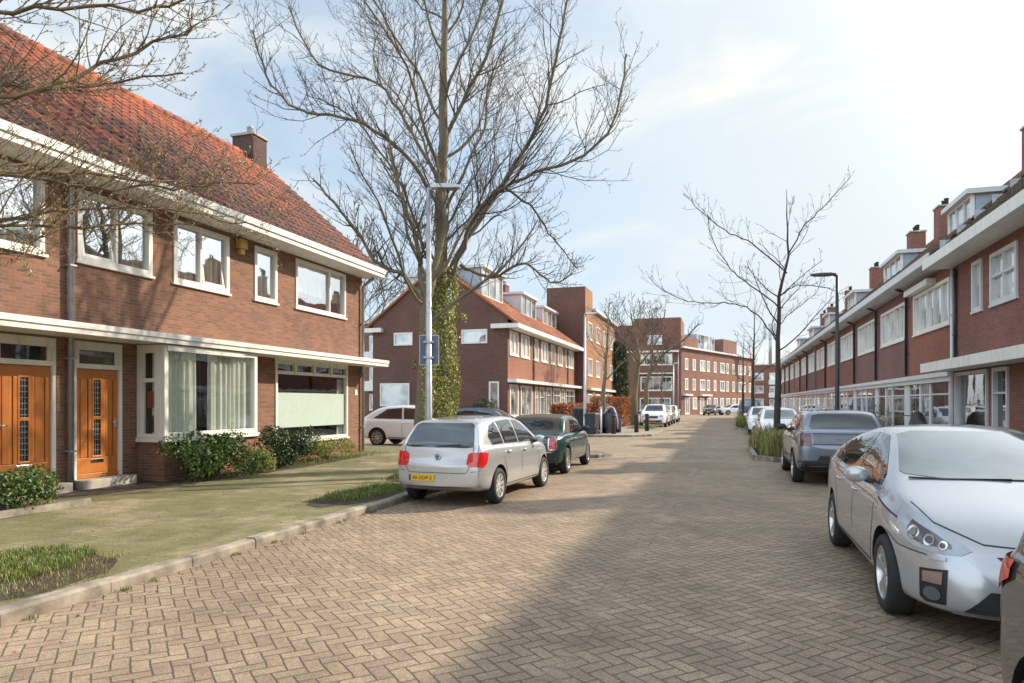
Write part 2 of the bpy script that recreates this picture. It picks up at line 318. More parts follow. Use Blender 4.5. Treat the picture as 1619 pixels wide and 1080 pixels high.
# paving -------------------------------------------------------------------
def herring(name):
    g = G(name); P = g.pos(); mp = g.n('Mapping'); g.put(mp.inputs[0], P)
    k = 1 / .108; mp.inputs['Scale'].default_value = (k, k, k); mp.inputs['Rotation'].default_value = (0, 0, radians(43))
    wob = g.n('VectorMath', operation='SCALE'); g.put(wob.inputs[0], g.noise(P, 1.1, 2, col=True)); wob.inputs['Scale'].default_value = .75
    av = g.n('VectorMath', operation='ADD'); g.put(av.inputs[0], mp.outputs[0]); g.put(av.inputs[1], wob.outputs[0])
    wob2 = g.n('VectorMath', operation='SCALE'); g.put(wob2.inputs[0], g.noise(P, 22, 2, col=True)); wob2.inputs['Scale'].default_value = .13
    av2 = g.n('VectorMath', operation='ADD'); g.put(av2.inputs[0], av.outputs[0]); g.put(av2.inputs[1], wob2.outputs[0])
    sp = g.n('SeparateXYZ'); g.put(sp.inputs[0], av2.outputs[0]); x, y = sp.outputs[0], sp.outputs[1]
    i, j = g.math('FLOOR', x), g.math('FLOOR', y); fx, fy = g.math('FRACT', x), g.math('FRACT', y)
    m = g.math('FLOORED_MODULO', g.math('SUBTRACT', i, j), 4)
    eq = lambda v: g.math('COMPARE', m, v, .1)
    m1, m2, m3 = eq(1), eq(2), eq(3); vert = g.math('ADD', m2, m3)
    # coordinates along / across the brick
    al = g.mix(vert, g.math('ADD', fx, m1), g.math('ADD', fy, m2)); ac = g.mix(vert, fy, fx)
    e = g.math('MINIMUM', g.math('MINIMUM', al, g.math('SUBTRACT', 2, al)), g.math('MINIMUM', ac, g.math('SUBTRACT', 1, ac)))
    ci, cj = g.math('SUBTRACT', i, m1), g.math('SUBTRACT', j, m2)
    cv = g.n('CombineXYZ'); g.put(cv.inputs[0], ci); g.put(cv.inputs[1], cj)
    wn = g.n('TexWhiteNoise', noise_dimensions='3D'); g.put(wn.inputs[0], cv.outputs[0]); r = wn.outputs['Value']
    joint = g.n('MapRange', interpolation_type='SMOOTHSTEP'); g.put(joint.inputs[0], e); joint.inputs[1].default_value = .02; joint.inputs[2].default_value = .095
    J = joint.outputs[0]
    sp2 = g.n('SeparateXYZ'); g.put(sp2.inputs[0], P)
    n1, n2, n3 = g.noise(P, .45, 4, .6), g.noise(P, 90, 3), g.noise(P, 3, 5, .6)
    c = g.mix(r, (.275, .203, .135), (.355, .27, .178))
    c = g.mix(g.math('MULTIPLY', g.math('GREATER_THAN', r, .9), .6), c, (.2, .135, .105))
    c = g.mix(g.math('MULTIPLY', n1, .5), c, (.25, .17, .13))
    c = g.mix(.6, c, g.ramp(n3, [(.3, .6), (.7, 1.25)]), 'MULTIPLY'); c = g.mix(.55, c, g.ramp(n1, [(.35, .6), (.62, 1.2)]), 'MULTIPLY'); c = g.mix(g.math('MULTIPLY', g.math('GREATER_THAN', n2, .69), .6), c, (.5, .44, .36))
    c = g.mix(.75, c, g.ramp(n2, [(.35, .55), (.65, 1.4)]), 'MULTIPLY'); c = g.mix(.5, c, g.ramp(g.noise(P, 28, 4, .7), [(.35, .6), (.65, 1.35)]), 'MULTIPLY')
    # seam where the two paving fields meet
    sx = g.math('ABSOLUTE', g.math('ADD', g.math('SUBTRACT', sp2.outputs[0], g.math('MULTIPLY', sp2.outputs[1], .022)), 1.12))
    seam = g.math('LESS_THAN', g.math('ADD', sx, g.math('MULTIPLY', g.noise(P, 6, 2), .06)), .11); edge = g.math('MULTIPLY', g.math('MULTIPLY', g.math('GREATER_THAN', sx, .078), g.math('LESS_THAN', sx, .09)), g.ramp(g.noise(P, .8, 2), [(.5, .0), (.62, .8)]))
    cs = g.math('LESS_THAN', g.math('FRACT', g.math('MULTIPLY', sp2.outputs[1], 4.7)), .045)
    c = g.mix(g.math('MULTIPLY', seam, g.ramp(g.noise(P, 1.7, 3), [(.45, .0), (.65, .14)])), c, g.mix(n3, (.2, .16, .12), (.32, .26, .2)))
    J = g.math('MULTIPLY', g.math('MAXIMUM', J, g.math('MULTIPLY', seam, g.ramp(g.noise(P, .9, 2), [(.42, .2), (.6, .9)]))), g.math('SUBTRACT', 1, edge))
    J = g.math('MULTIPLY', J, g.math('SUBTRACT', 1, g.math('MULTIPLY', seam, cs)))
    jc = g.mix(g.ramp(n1, [(.45, 0), (.62, 1)]), (.1, .078, .055), (.13, .115, .06))
    c = g.mix(J, jc, c)
    h = g.math('ADD', g.math('ADD', J, g.math('MULTIPLY', r, .35)), g.math('MULTIPLY', n2, .3))
    g.bump(h, .007, 1); return g.set(Base_Color=c, Roughness=.78)
M['road'] = herring('road_bricks')
def slabs(name, c1, c2, moss, amt, size=.3):
    g = G(name); P = g.pos(); b = g.n('TexBrick', offset=.5, i_Scale=1, i_Mortar_Size=.007, i_Mortar_Smooth=.3, i_Brick_Width=size, i_Row_Height=size)
    g.put(b.inputs[0], P); g.put(b.inputs['Color1'], c1); g.put(b.inputs['Color2'], c2); g.put(b.inputs['Mortar'], (.09, .075, .04))
    n, n2, n3 = g.noise(P, .7, 6, .65), g.noise(P, 30, 4), g.noise(P, 5, 4)
    c = g.mix(g.math('MULTIPLY', g.ramp(n, [(.38, .1), (.52, 1)]), amt), b.outputs['Color'], g.mix(n3, moss, (moss[0]*.6, moss[1]*.6, moss[2]*.6)))
    c = g.mix(.55, c, g.ramp(n2, [(.3, .5), (.7, 1.4)]), 'MULTIPLY'); c = g.mix(.6, c, g.ramp(g.noise(P, 1.9, 6, .7), [(.32, .5), (.68, 1.3)]), 'MULTIPLY')
    c = g.mix(g.math('GREATER_THAN', n2, .71), c, (.5, .46, .38))
    g.bump(g.math('SUBTRACT', n2, b.outputs['Fac']), .006, .7); return g.set(Base_Color=c, Roughness=.88)
M['pave'] = slabs('mossy_slabs', (.26, .205, .13), (.33, .26, .165), (.165, .16, .055), .85)
M['pave2'] = slabs('grey_slabs', (.3, .26, .21), (.36, .31, .25), (.2, .19, .09), .3)
M['kerb'] = plain('kerb_stone', (.24, .205, .165), .85, var=.5, scale=4, bump=.004)
M['ground'] = plain('far_ground', (.12, .12, .07), .95, scale=.2)
# ------------------------------------------------------------ ground, road, pavements
mb = MB(); mb.quad((-500,-300,-.012),(500,-300,-.012),(500,900,-.012),(-500,900,-.012)); structure(mb.build('ground', M['ground']))
mb = MB(); mb.quad((-60,-16,0),(12,-16,0),(12,97,0),(-60,97,0)); mb.quad((-60,97,0),(12,97,0),(70,250,0),(5,250,0)); structure(mb.build('road', M['road']))
def kerbed(name, pts, kerbsegs, mat, kz=.11, kw=.14):
    """raised pavement polygon with separate kerb stones along chosen edges"""
    mb = MB(); mb.prism(pts, -.01, kz - .01); structure(mb.build(name, mat))
    mb = MB(); R = random.Random(len(pts))
    for a, b in kerbsegs:
        a, b = Vector(a), Vector(b); d = b - a; n = max(1, round(d.length / 1.0)); t = d / n; tn = t.normalized(); w = Vector((-tn.y, tn.x))
        for i in range(n):
            p = a + t * i + tn * .006; q = a + t * (i + 1) - tn * .006; dz = R.uniform(-.008, .008); dx = w * R.uniform(-.008, .008); z = kz + dz
            p, q = p + dx, q + dx
            c = [p, q, q + w * kw, p + w * kw]
            mb.add([(v.x, v.y, -.01) for v in c] + [(c[0].x + w.x*.02, c[0].y + w.y*.02, z), (c[1].x + w.x*.02, c[1].y + w.y*.02, z), (c[2].x, c[2].y, z), (c[3].x, c[3].y, z)]
                   + [(c[0].x, c[0].y, z-.025), (c[1].x, c[1].y, z-.025)],
                   [(0,1,9,8),(8,9,5,4),(4,5,6,7),(1,2,6,5,9),(0,8,4,7,3)])
    structure(mb.build(name + '_kerb', M['kerb']))
def segs(p): return list(zip(p[:-1], p[1:]))
# left pavement: outer kerb line (kerb stones lie to the left of the walking direction)
K1 = [(-5.25,-14),(-5.25,19.6),(-4.9,20.2),(-3.7,20.9),(-3.4,21.6),(-3.7,22.3),(-5,22.9),(-60,22.9)]
kerbed('pavement_left', [(x-.07 if y < 20 else x-.05, y if y < 22 else y-.07) for x, y in K1] + [(-60,-14)], segs(K1), M['pave'])
K2 = [(-60,33.6),(-6.2,33.6),(-4.4,34.1),(-3.5,35.2),(-3.4,40.5),(-3.9,42),(-5.9,43.4),(-5.9,96)]
kerbed('pavement_far_left', [(x-.05, y+.07 if i < 3 else y) for i, (x, y) in enumerate(K2)] + [(-60,96)], segs(K2), M['pave2'])
K3 = [(3.2,94),(3.2,-14)]
kerbed('pavement_right', [(3.25,-14),(12,-14),(12,94),(3.25,94)], segs(K3), M['pave2'])
def bed(name, x0, x1, y0, y1):
    P = [(x1,y0),(x0+.5,y0),(x0,y0+.7),(x0,y1-.7),(x0+.5,y1),(x1,y1)]
    mb = MB(); mb.prism([(x1-.01,y0+.1),(x0+.52,y0+.1),(x0+.1,y0+.72),(x0+.1,y1-.72),(x0+.52,y1-.1),(x1-.01,y1-.1)], -.01, .13); structure(mb.build('soil_bed', M['soil']))
    mb = MB()
    for a, b in segs(P[::-1]):
        a, b = Vector(a), Vector(b); d = b-a; n = max(1, round(d.length)); t = d/n; w = Vector((-t.y, t.x)).normalized()*.13
        for i in range(n):
            p, q = a+t*i+t*.006, a+t*(i+1)-t*.006; mb.prism([p, q, q+w*-1, p-w], -.01, .14+(i%2)*.004)
    structure(mb.build('planter_kerb', M['kerb']))
bed('a', .95, 3.2, 21.0, 27.2); bed('b', .8, 3.2, 44.2, 50.6)

# ------------------------------------------------------------ building blocks (local frame: x along facade, -y outward, z up)
def wall(mb, u0, u1, z0, z1, holes=(), w=0, rev=.12, mi=0):
    us = sorted({u0, u1, *[h[0] for h in holes], *[h[1] for h in holes]}); zs = sorted({z0, z1, *[h[2] for h in holes], *[h[3] for h in holes]})
    us = [u for u in us if u0 <= u <= u1]; zs = [z for z in zs if z0 <= z <= z1]
    for a, b in zip(us[:-1], us[1:]):
        for c, d in zip(zs[:-1], zs[1:]):
            m, k = (a+b)/2, (c+d)/2
            if any(h[0] < m < h[1] and h[2] < k < h[3] for h in holes): continue
            mb.quad((a,w,c),(b,w,c),(b,w,d),(a,w,d), mi)
    for a, b, c, d in [h[:4] for h in holes]:
        r = w + rev
        mb.quad((a,w,c),(a,r,c),(a,r,d),(a,w,d), mi); mb.quad((b,w,c),(b,w,d),(b,r,d),(b,r,c), mi)
        mb.quad((a,w,d),(a,r,d),(b,r,d),(b,w,d), mi); mb.quad((a,w,c),(b,w,c),(b,r,c),(a,r,c), mi)
def window(par, u0, u1, z0, z1, w=0, mul=(), tra=(), pane='pane', fr=.07, sill=True, mat='white', name='window', proud=.01, bar=.05, curt=None, room=False):
    mb = MB(); y0, y1 = w - proud, w + .1
    mb.box(u0, u0+fr, y0, y1, z0, z1); mb.box(u1-fr, u1, y0, y1, z0, z1)
    mb.box(u0+fr, u1-fr, y0, y1, z0, z0+fr); mb.box(u0+fr, u1-fr, y0, y1, z1-fr, z1)
    cuts = [u0+fr] + [u0 + (u1-u0)*m for m in mul] + [u1-fr]
    for m in mul: c = u0 + (u1-u0)*m; mb.box(c-bar/2, c+bar/2, y0+.015, y1-.01, z0+fr, z1-fr)
    for t in tra:
        c = z0 + (z1-z0)*t
        for a, b in zip(cuts[:-1], cuts[1:]): mb.box(a+(bar/2 if a > u0+fr else 0), b-(bar/2 if b < u1-fr else 0), y0+.015, y1-.012, c-bar/2, c+bar/2)
    f = mb.build(name, M[mat], par)
    MB().box(u0+fr-.01, u1-fr+.01, w+.055, w+.06, z0+fr-.01, z1-fr+.01).build('pane', M[pane], f)
    if sill: MB().box(u0-.04, u1+.04, w-.06, w+.0, z0-.055, z0-.002).build('sill', M[mat], f)
    if curt:
        for a, b, c, d in curt: drape(f, u0+(u1-u0)*a, u0+(u1-u0)*b, z0+(z1-z0)*c, z0+(z1-z0)*d, w+.16)
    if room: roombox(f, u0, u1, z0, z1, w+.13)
    return f
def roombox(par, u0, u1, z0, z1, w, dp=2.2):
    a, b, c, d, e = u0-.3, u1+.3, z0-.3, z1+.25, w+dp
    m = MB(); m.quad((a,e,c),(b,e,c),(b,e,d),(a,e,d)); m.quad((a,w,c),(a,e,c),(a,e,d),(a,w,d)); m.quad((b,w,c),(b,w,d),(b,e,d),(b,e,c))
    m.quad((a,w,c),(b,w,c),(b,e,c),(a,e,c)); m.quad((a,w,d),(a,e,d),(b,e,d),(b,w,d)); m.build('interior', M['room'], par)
def drape(par, u0, u1, z0, z1, w, mat='curtain', amp=.035):
    n = max(12, int((u1-u0)/.018)); vs = []; fs = []; sd_ = u0*7
    for i in range(n+1):
        t = u0+(u1-u0)*i/n; o = amp*(sin(t*38+sd_+2*sin(t*7))+.5*sin(t*71+sd_))
        vs += [(t, w+o*1.1, z0), (t, w+o, (z0+z1)/2), (t, w+o*.7, z1)]
    for i in range(n):
        for k in (0, 1): fs.append((3*i+k, 3*i+3+k, 3*i+4+k, 3*i+1+k))
    m = MB(); m.add(vs, fs, 0, True); m.build('curtain', M[mat], par)
def pantiles(par, u0, u1, y0, z0, y1, z1, mat, tw=.24, rl=.34, cs=5, name='roof'):
    n = max(1, round((u1-u0)/tw)); tw = (u1-u0)/n; d = Vector((0, y1-y0, z1-z0)); ln = d.length; k = max(1, round(ln/rl)); rl = ln/k
    d.normalize(); nn = Vector((0, -d.z, d.y)); R = random.Random(int(u0*10)+7); m = MB(); o = Vector((0, y0, z0))
    for r in range(k):
        for c in range(n):
            vs = []; jz = R.uniform(-.005, .006); jr = R.uniform(-.006, .006)
            for e, (s, lift) in enumerate(((r*rl-.03+jr, .045+jz), (r*rl+rl, .0+jz))):
                for q in range(cs+1):
                    t = q/cs; h = .026*cos(2*pi*(t-.18)) + .012*cos(4*pi*(t-.1))
                    vs.append(Vector((u0+tw*(c+t), 0, 0)) + o + d*s + nn*(h+lift))
            b = len(vs)
            for q in range(cs+1): vs.append(vs[q] - nn*.04)
            fs = [(q, q+1, cs+2+q, cs+1+q) for q in range(cs)] + [(b+q, b+q+1, q+1, q) for q in range(cs)]
            m.add(vs, fs, 0, True)
    return m.build(name, M[mat], par)
def gable_block(par, u0, u1, dp, z0, ze, zr, mat, over=.5, tilemat='tile_left', backeave=None, solid=True, name='wall_side'):
    """side gables + back wall; ridge at mid depth"""
    m = MB(); h = dp/2
    for u in (u0, u1): m.add([(u,0,z0),(u,dp,z0),(u,dp,ze),(u,h,zr),(u,0,ze)], [(0,1,2,3,4)])
    m.quad((u0,dp,z0),(u1,dp,z0),(u1,dp,ze),(u0,dp,ze)); o = m.build(name, M[mat], par); return o
def chimney(par, u, w, z0, z1, sx=.9, sy=.55, mat='brick_left', pots=2, potmat='zinc'):
    m = MB(); m.box(u-sx/2, u+sx/2, w-sy/2, w+sy/2, z0, z1); o = m.build('chimney', M[mat], par)
    m = MB(); m.box(u-sx/2-.05, u+sx/2+.05, w-sy/2-.05, w+sy/2+.05, z1, z1+.08); m.build('chimney_cap', M['stone'], o)
    for i in range(pots):
        m = MB(); x = u - sx/2 + sx*(i+.5)/pots; m.lathe([(.0,0),(.1,0),(.09,.28),(.12,.3),(.12,.34),(.0,.36)], Matrix.Translation((x, w, z1+.08)), 12); m.build('chimney_pot', M[potmat], o)
    return o
def pipe(par, u, z0, z1, w=-.07, r=.045, top=None, mat='zinc'):
    P = [(u,w,z0),(u,w,z1)]
    if top: P += [(u+top[0]*.5, w+top[1]*.45, z1+top[2]*.5), (u+top[0], w+top[1], z1+top[2])]
    m = MB(); m.tube(P, r, 10)
    z = z0+.8
    while z < z1: m.box(u-r-.012, u+r+.012, w-r-.012, 0, z, z+.03); z += 1.7
    return m.build('downpipe', M[mat], par)
def dormer(par, u0, u1, wf, z0, z1, wb, mul=(.33,.66), side='grey_paint', flat=.1):
    m = MB(); m.prism_x([(wf+.1,z0-.1),(wb,z1-.003),(wf+.1,z1-.003)], u0, u1, 1)
    d = m.build('dormer', [M['white'], M[side]], par)
    m = MB(); m.box(u0-.15, u1+.15, wf-.2, wb+.1, z1, z1+.16); m.build('dormer_roof', M['white2'], d)
    window(d, u0, u1, z0, z1, wf-.02, mul=mul, sill=False, pane='pane')
    return d

# ------------------------------------------------------------ left brick houses
def door(par, u0, u1, z0, zt, ztop, w=.1, wide=False):
    """frame u0..u1, leaf up to zt, fanlight to ztop"""
    fr = .07; m = MB(); y0, y1 = w-.09, w+.03
    m.box(u0, u0+fr, y0, y1, z0, ztop); m.box(u1-fr, u1, y0, y1, z0, ztop); m.box(u0+fr, u1-fr, y0, y1, zt, zt+.09); m.box(u0+fr, u1-fr, y0, y1, ztop-.16, ztop)
    m.box(u0+fr, u0+fr+.07, y0+.02, y1-.01, zt+.09, ztop-.16); m.box(u1-fr-.07, u1-fr, y0+.02, y1-.01, zt+.09, ztop-.16)
    f = m.build('door_frame', M['white'], par)
    MB().box(u0+fr+.06, u1-fr-.06, w-.03, w-.025, zt+.08, ztop-.15).build('fanlight', M['pane_dark'], f)
    a, b = u0+fr, u1-fr; c = (a+b)/2; gw = .075; st = .1; pz0, pz1 = z0+.42, zt-.22
    m = MB(); Y = w-.045
    m.box(a, b, Y+.025, w+.02, z0, zt)
    m.box(a, b, Y, Y+.024, zt-.2, zt-.003); m.box(a, b, Y, Y+.024, z0+.09, z0+.38); m.box(a, b, Y-.015, Y+.024, z0, z0+.085)
    for x0, x1 in ((a, a+st), (b-st, b)): m.box(x0, x1, Y, Y+.024, z0+.385, zt-.205)
    for s in (-1, 1):
        x0 = c+s*(gw+.045); m.box(min(x0, x0+s*.07), max(x0, x0+s*.07), Y-.006, Y+.024, z0+.385, zt-.205)
        xa, xb = sorted((c+s*gw, c+s*(gw+.04))); m.box(xa, xb, Y-.012, Y+.024, pz0, pz1)
        xa, xb = sorted((c+s*(gw+.13), (b-st-.02) if s > 0 else (a+st+.02))); m.box(xa, xb, Y+.006, Y+.024, pz0-.03, pz1+.03)
    zm = (pz0+pz1)/2
    m.box(c-gw, c+gw, Y-.012, Y+.024, zm-.03, zm+.03); m.box(c-gw-.04, c+gw+.04, Y-.012, Y+.024, pz0-.04, pz0-.001); m.box(c-gw-.04, c+gw+.04, Y-.012, Y+.024, pz1+.001, pz1+.04)
    d = m.build('door', M['wood'], par, bevel=.006)
    MB().box(c-gw, c+gw, Y+.015, Y+.018, pz0, pz1).build('leaded_pane', M['lead'], d)
    m = MB(); k = 0
    z = pz0
    while z < pz1:
        z += .1; m.box(c-gw, c+gw, Y+.009, Y+.014, z, z+.008); k += 1
        m.box(c-.028, c-.022, Y+.009, Y+.0135, z-.09, z-.002); m.box(c+.022, c+.028, Y+.009, Y+.0135, z-.09, z-.002)
    m.build('lead_strip', M['zinc'], d)
    MB().box(c-.14, c+.14, Y-.01, Y, z0+.28, z0+.355).build('letterbox', M['chrome'], d, bevel=.004)
    m = MB(); hx = (b-.06) if not wide else (a+.06)
    m.tube([(hx,Y-.0,z0+1.05),(hx,Y-.05,z0+1.05),(hx-.1 if not wide else hx+.1,Y-.055,z0+1.05)], .012, 8); m.box(hx-.02,hx+.02,Y-.008,Y,z0+.95,z0+1.12); m.build('handle', M['chrome'], d)
    return d
ZE = 6.08
# house A (further left, cut by the frame) u = y + 2
A = empty('brick_house', (-11.5, -2, 0), radians(90), 'brown brick house with wide orange wooden door at the left edge of the photo', 'house', 'brick houses on the left of the street')
m = MB(); ua, ub = 0, 11.6
hA = [(8.55,11.08,4.33,5.76),(10.2,11.32,.15,2.86),(5.5,7.6,4.33,5.76),(4.6,8.4,.9,2.75),(1.2,3.6,4.33,5.76),(1.0,3.6,.9,2.75)]
wall(m, ua, ub, 0, ZE, hA); m.build('wall', M['brick_left'], A)
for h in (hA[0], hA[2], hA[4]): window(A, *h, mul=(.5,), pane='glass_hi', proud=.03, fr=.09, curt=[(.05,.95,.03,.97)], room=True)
for h in (hA[3], hA[5]): window(A, *h, pane='pane', proud=.03, fr=.08)
door(A, 10.2, 11.32, .27, 2.36, 2.86, wide=True)
MB().box(10.12, 11.38, -.32, .15, 0, .265).build('door_step', M['stone'], A, bevel=.01)
# house B u = y - 9.6
B = empty('brick_house', (-11.5, 9.6, 0), radians(90), 'sunlit brown brick corner house with white bay window and small orange door', 'house', 'brick houses on the left of the street')
bu = lambda y: y - 9.6
hB = [(bu(9.72),bu(11.46),4.36,5.7),(bu(12.05),bu(13.8),4.35,5.72),(bu(14.74),bu(15.66),4.37,5.74),(bu(16.5),bu(19.14),4.39,5.77),
      (bu(9.66),bu(10.74),.15,2.86),(bu(11.15),bu(13.95),.0,2.86),(bu(15.59),bu(19.26),.63,2.9)]
m = MB(); wall(m, 0, bu(20.2), 0, ZE, hB); m.build('wall', M['brick_left'], B)
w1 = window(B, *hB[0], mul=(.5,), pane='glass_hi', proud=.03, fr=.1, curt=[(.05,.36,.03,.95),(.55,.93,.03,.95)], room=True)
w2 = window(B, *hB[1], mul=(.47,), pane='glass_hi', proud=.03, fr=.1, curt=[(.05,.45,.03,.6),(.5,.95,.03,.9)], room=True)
for f, (a, b, c, d) in ((w1, (hB[0][0]+.12, hB[0][0]+.84, 4.46, 5.6)), (w2, (hB[1][0]+.9, hB[1][0]+1.62, 4.46, 5.6))):  # tilted-in casement
    m = MB(); s = .06; k = -.06
    T = lambda u, z: (u + (z-c)*.16, .05 + (z-c)*.0, z)
    for p, q, r_, t in ((a,a+s,c,d),(b-s,b,c,d),(a+s,b-s,c,c+s),(a+s,b-s,d-s,d)):
        m.box(p, q, -.012 , .05, r_, t)
    for v in range(len(m.v)): x, y, z = m.v[v]; m.v[v] = (x, y + (z-c)*.13 + .015, z)
    m.build('casement', M['white'], f)
window(B, *hB[2], pane='glass_hi', proud=.03, fr=.09, curt=[(.05,.95,.03,.97)], room=True)
window(B, *hB[3], mul=(.66,), pane='glass_hi', proud=.03, fr=.08, curt=[(.03,.62,.35,.97),(.68,.97,.3,.97)], room=True)
door(B, bu(9.66), bu(10.74), .27, 2.35, 2.86)
MB().box(bu(9.6), bu(10.8), -.3, .15, 0, .265).build('door_step', M['stone'], B, bevel=.01)
# bay: front at w=-.7
u0, u1, wf = bu(11.08), bu(13.95), -.7
m = MB(); m.box(u0+.03, u1-.03, wf+.03, 0, 0, .9); bay = m.build('bay_window', M['brick_left'], B)
m = MB(); m.box(u0-.03, u1+.03, wf-.05, 0, .9, .985); m.build('sill', M['white'], bay)
f = window(bay, u0, u1, .99, 2.88, wf, pane='glass', fr=.1, sill=False, curt=[(.03,.36,.02,.97),(.5,.97,.02,.97)]); 
m = MB(); m.box(u0+.05, u1-.5, wf-.05, wf-.012, 2.76, 2.875); m.build('blind_box', M['white'], f)
MB().box(u0+.4, u1-.05, .9, .92, .4, 2.9).build('interior', M['room'], f)
m = MB(); a = u0  # side facing the camera
m.box(a, a+.08, wf+.101, wf+.2, .99, 2.88); m.box(a, a+.08, -.1, -.002, .99, 2.88); m.box(a-.02, a+.08, wf+.2, -.1, 2.12, 2.2); m.box(a, a+.08, wf+.2, -.1, .99, 1.07); m.box(a, a+.08, wf+.2, -.1, 2.72, 2.88)
for y in (wf+.2, -.16): m.box(a+.01, a+.07, y, y+.06, 1.07, 2.12); m.box(a+.01, a+.07, y, y+.06, 2.2, 2.72)
f = m.build('side_window', M['white'], bay); MB().box(a+.035, a+.04, wf+.25, -.15, 1.07, 2.72).build('pane', M['glass'], f)
m = MB(); m.box(a+.1, a+.1001, wf+.22, -.05, 1.0, 2.7)
drape(f, a+.14, a+.9, 1.0, 2.72, -.3)
for z_, c_ in ((1.1, 'pane_dark'), (1.6, 'leaf_copper')):
    MB().box(a+.07, a+.09, wf+.26, -.2, z_, z_+.34).build('picture', M[c_], f)
m = MB(); m.box(u1-.08, u1, wf+.101, -.002, .99, 2.88); m.build('side_panel', M['white'], bay)
m = MB(); cx_ = bu(12.2)
for i, (dx, z_) in enumerate(((0,2.32),(.03,2.2),(.1,1.95),(.05,1.82))): m.lathe([(0,-.03),(.05,-.02),(.06,0),(.04,.03),(0,.035)], Matrix.Translation((cx_+dx, -.1, z_)), 10)
m.tube([(cx_,-.1,2.32),(cx_,-.1,2.86)], .006, 4); m.build('pendant_lamp', M['white'], bay)
# window 2 lower: fanlights over frosted pane
f = window(B, *hB[6], tra=(.83,), pane='glass', proud=.03, fr=.08, curt=[(.0,.09,.03,.8),(.9,1,.03,.8)], room=True)
m = MB(); z_ = hB[6][2]+(hB[6][3]-hB[6][2])*.83+.025
for i in (.25,.5,.75): c = hB[6][0]+(hB[6][1]-hB[6][0])*i; m.box(c-.05, c+.05, -.02, .08, z_, 2.82)
for i in range(4):
    a_ = hB[6][0]+(hB[6][1]-hB[6][0])*(i*.25)+.09; m.box(a_, a_+.72, -.015, .05, 2.76, 2.815); m.box(a_, a_+.72, -.015, .05, z_, z_+.04)
m.build('fanlight_bars', M['white'], f)
MB().box(hB[6][0]+.08, hB[6][1]-.08, .045, .05, 1.02, 1.98).build('frosted_film', M['blind'], f)
# plaque, lamp, alarm
MB().box(bu(19.72), bu(19.86), -.02, 0, 1.95, 2.13).build('house_number_plate', M['white'], B)
m = MB(); m.box(bu(14.05), bu(14.3), -.16, 0, 5.52, 5.74); m.box(bu(14.1), bu(14.25), -.12, 0, 5.38, 5.515); m.build('alarm_box', M['gold'], B, bevel=.01)
# side and back walls, roofs
for (P, a, b, yend) in ((A, 0, 11.6, None), (B, 0, bu(20.2), 1)):
    m = MB(); sides = (b,) if P is B else (a,)
    for u in sides: m.add([(u,0,0),(u,8,0),(u,8,6.2),(u,4,9.97),(u,0,6.5)], [(0,1,2,3,4)])
    m.quad((a,8,0),(b,8,0),(b,8,ZE),(a,8,ZE)); m.build('gable_wall', M['brick_left'], P)
    e = b + (.25 if P is B else 0); s_ = a - (.25 if P is A else 0)
    m = MB(); m.quad((s_,-.55,ZE-.02),(e,-.55,ZE-.02),(e,4,10.0),(s_,4,10.0)); m.quad((s_,8.5,ZE-.3),(s_,4,10.0),(e,4,10.0),(e,8.5,ZE-.3)); m.build('roof_deck', M['tile_left'], P)
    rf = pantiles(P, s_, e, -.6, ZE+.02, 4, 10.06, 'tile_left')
    m = MB(); k = s_
    while k < e-.05: m.tube([(k,4,10.06),(min(k+.38,e),4,10.09)], [.125,.14], 8); k += .36
    m.build('ridge', M['tile_left'], rf)
    # box gutter
    m = MB(); G0, G1 = s_, e - (.08 if P is B else 0)
    m.box(G0, G1, -.74, 0, ZE-.24, ZE-.06); m.box(G0, G1, -.78, -.735, ZE-.12, ZE+.03); m.box(G0, G1, -.735, -.5, ZE-.058, ZE-.03); m.build('gutter', M['white'], P)
    m = MB(); m.box(s_, G1 + (.0 if P is A else .12), -.82, 0, 2.9, 3.07); m.box(s_, G1 + (.0 if P is A else .12), -.85, -.82, 3.0, 3.1); c = m.build('canopy', M['white'], P)
    MB().box(s_, G1 + (0 if P is A else .115), -.819, 0, 3.072, 3.09).build('canopy_cover', M['zinc'], c)
    m = MB(); m.box(a+.02, b-.02, -.002, .2, .0, .12)
# darker strip between doors and stepped recess beside downpipe
pipe(A, 11.53, 0, 5.72, w=-.09, r=.055, top=(0,-.3,.12))
pipe(B, bu(20.1), 0.1, 5.5, w=-.09, r=.045, top=(.1,-.35,.33))
chimney(B, bu(19.7), 4.05, 9.3, 10.75, .7, .85, 'brick_base', 1)
dm = dormer(A, 3.2, 7.9, .5, 7.0, 8.35, 2.3, mul=(.25,.5,.75), side='white2')

# ------------------------------------------------------------ second block across the side street (u = y - 36.2)
Bk = empty('gabled_brick_house', (-11.5, 36.2, 0), radians(90), 'brick gabled house with orange tiled roof and dormers across the side street', 'house', 'buildings past the side street on the left')
L2 = 18.3; m = MB(); ye = lambda y: y-36.2
up = [(ye(a),ye(b),4.42,5.78) for a, b in ((36.5,38.2),(38.75,40.6),(41.3,42.7),(43.4,45.2),(46.0,47.3),(48.1,49.6),(50.6,53.4))]
lo = [(.25,1.9,.85,2.75),(2.4,4.9,.85,2.75),(5.6,6.3,.3,2.75),(6.7,7.9,.3,2.75),(8.3,9.9,.85,2.75),(10.4,12.6,.85,2.75),(13,14,.3,2.75),(14.4,17.6,.85,2.75)]
wall(m, 0, L2, 0, 6.0, up + lo); m.build('wall', M['brick_b2'], Bk)
for i, h in enumerate(up): window(Bk, *h, mul=(.5,) if i < 6 else (.25,.5,.75), pane='pane_light', proud=.03, fr=.12)
for i, h in enumerate(lo): window(Bk, *h, mul=(.5,) if i in (1,4,5,7) else (), tra=(.72,) if i > 1 else (), pane='pane_dark' if i in (2,6) else 'pane', proud=.06, fr=.16, sill=i not in (2,6))
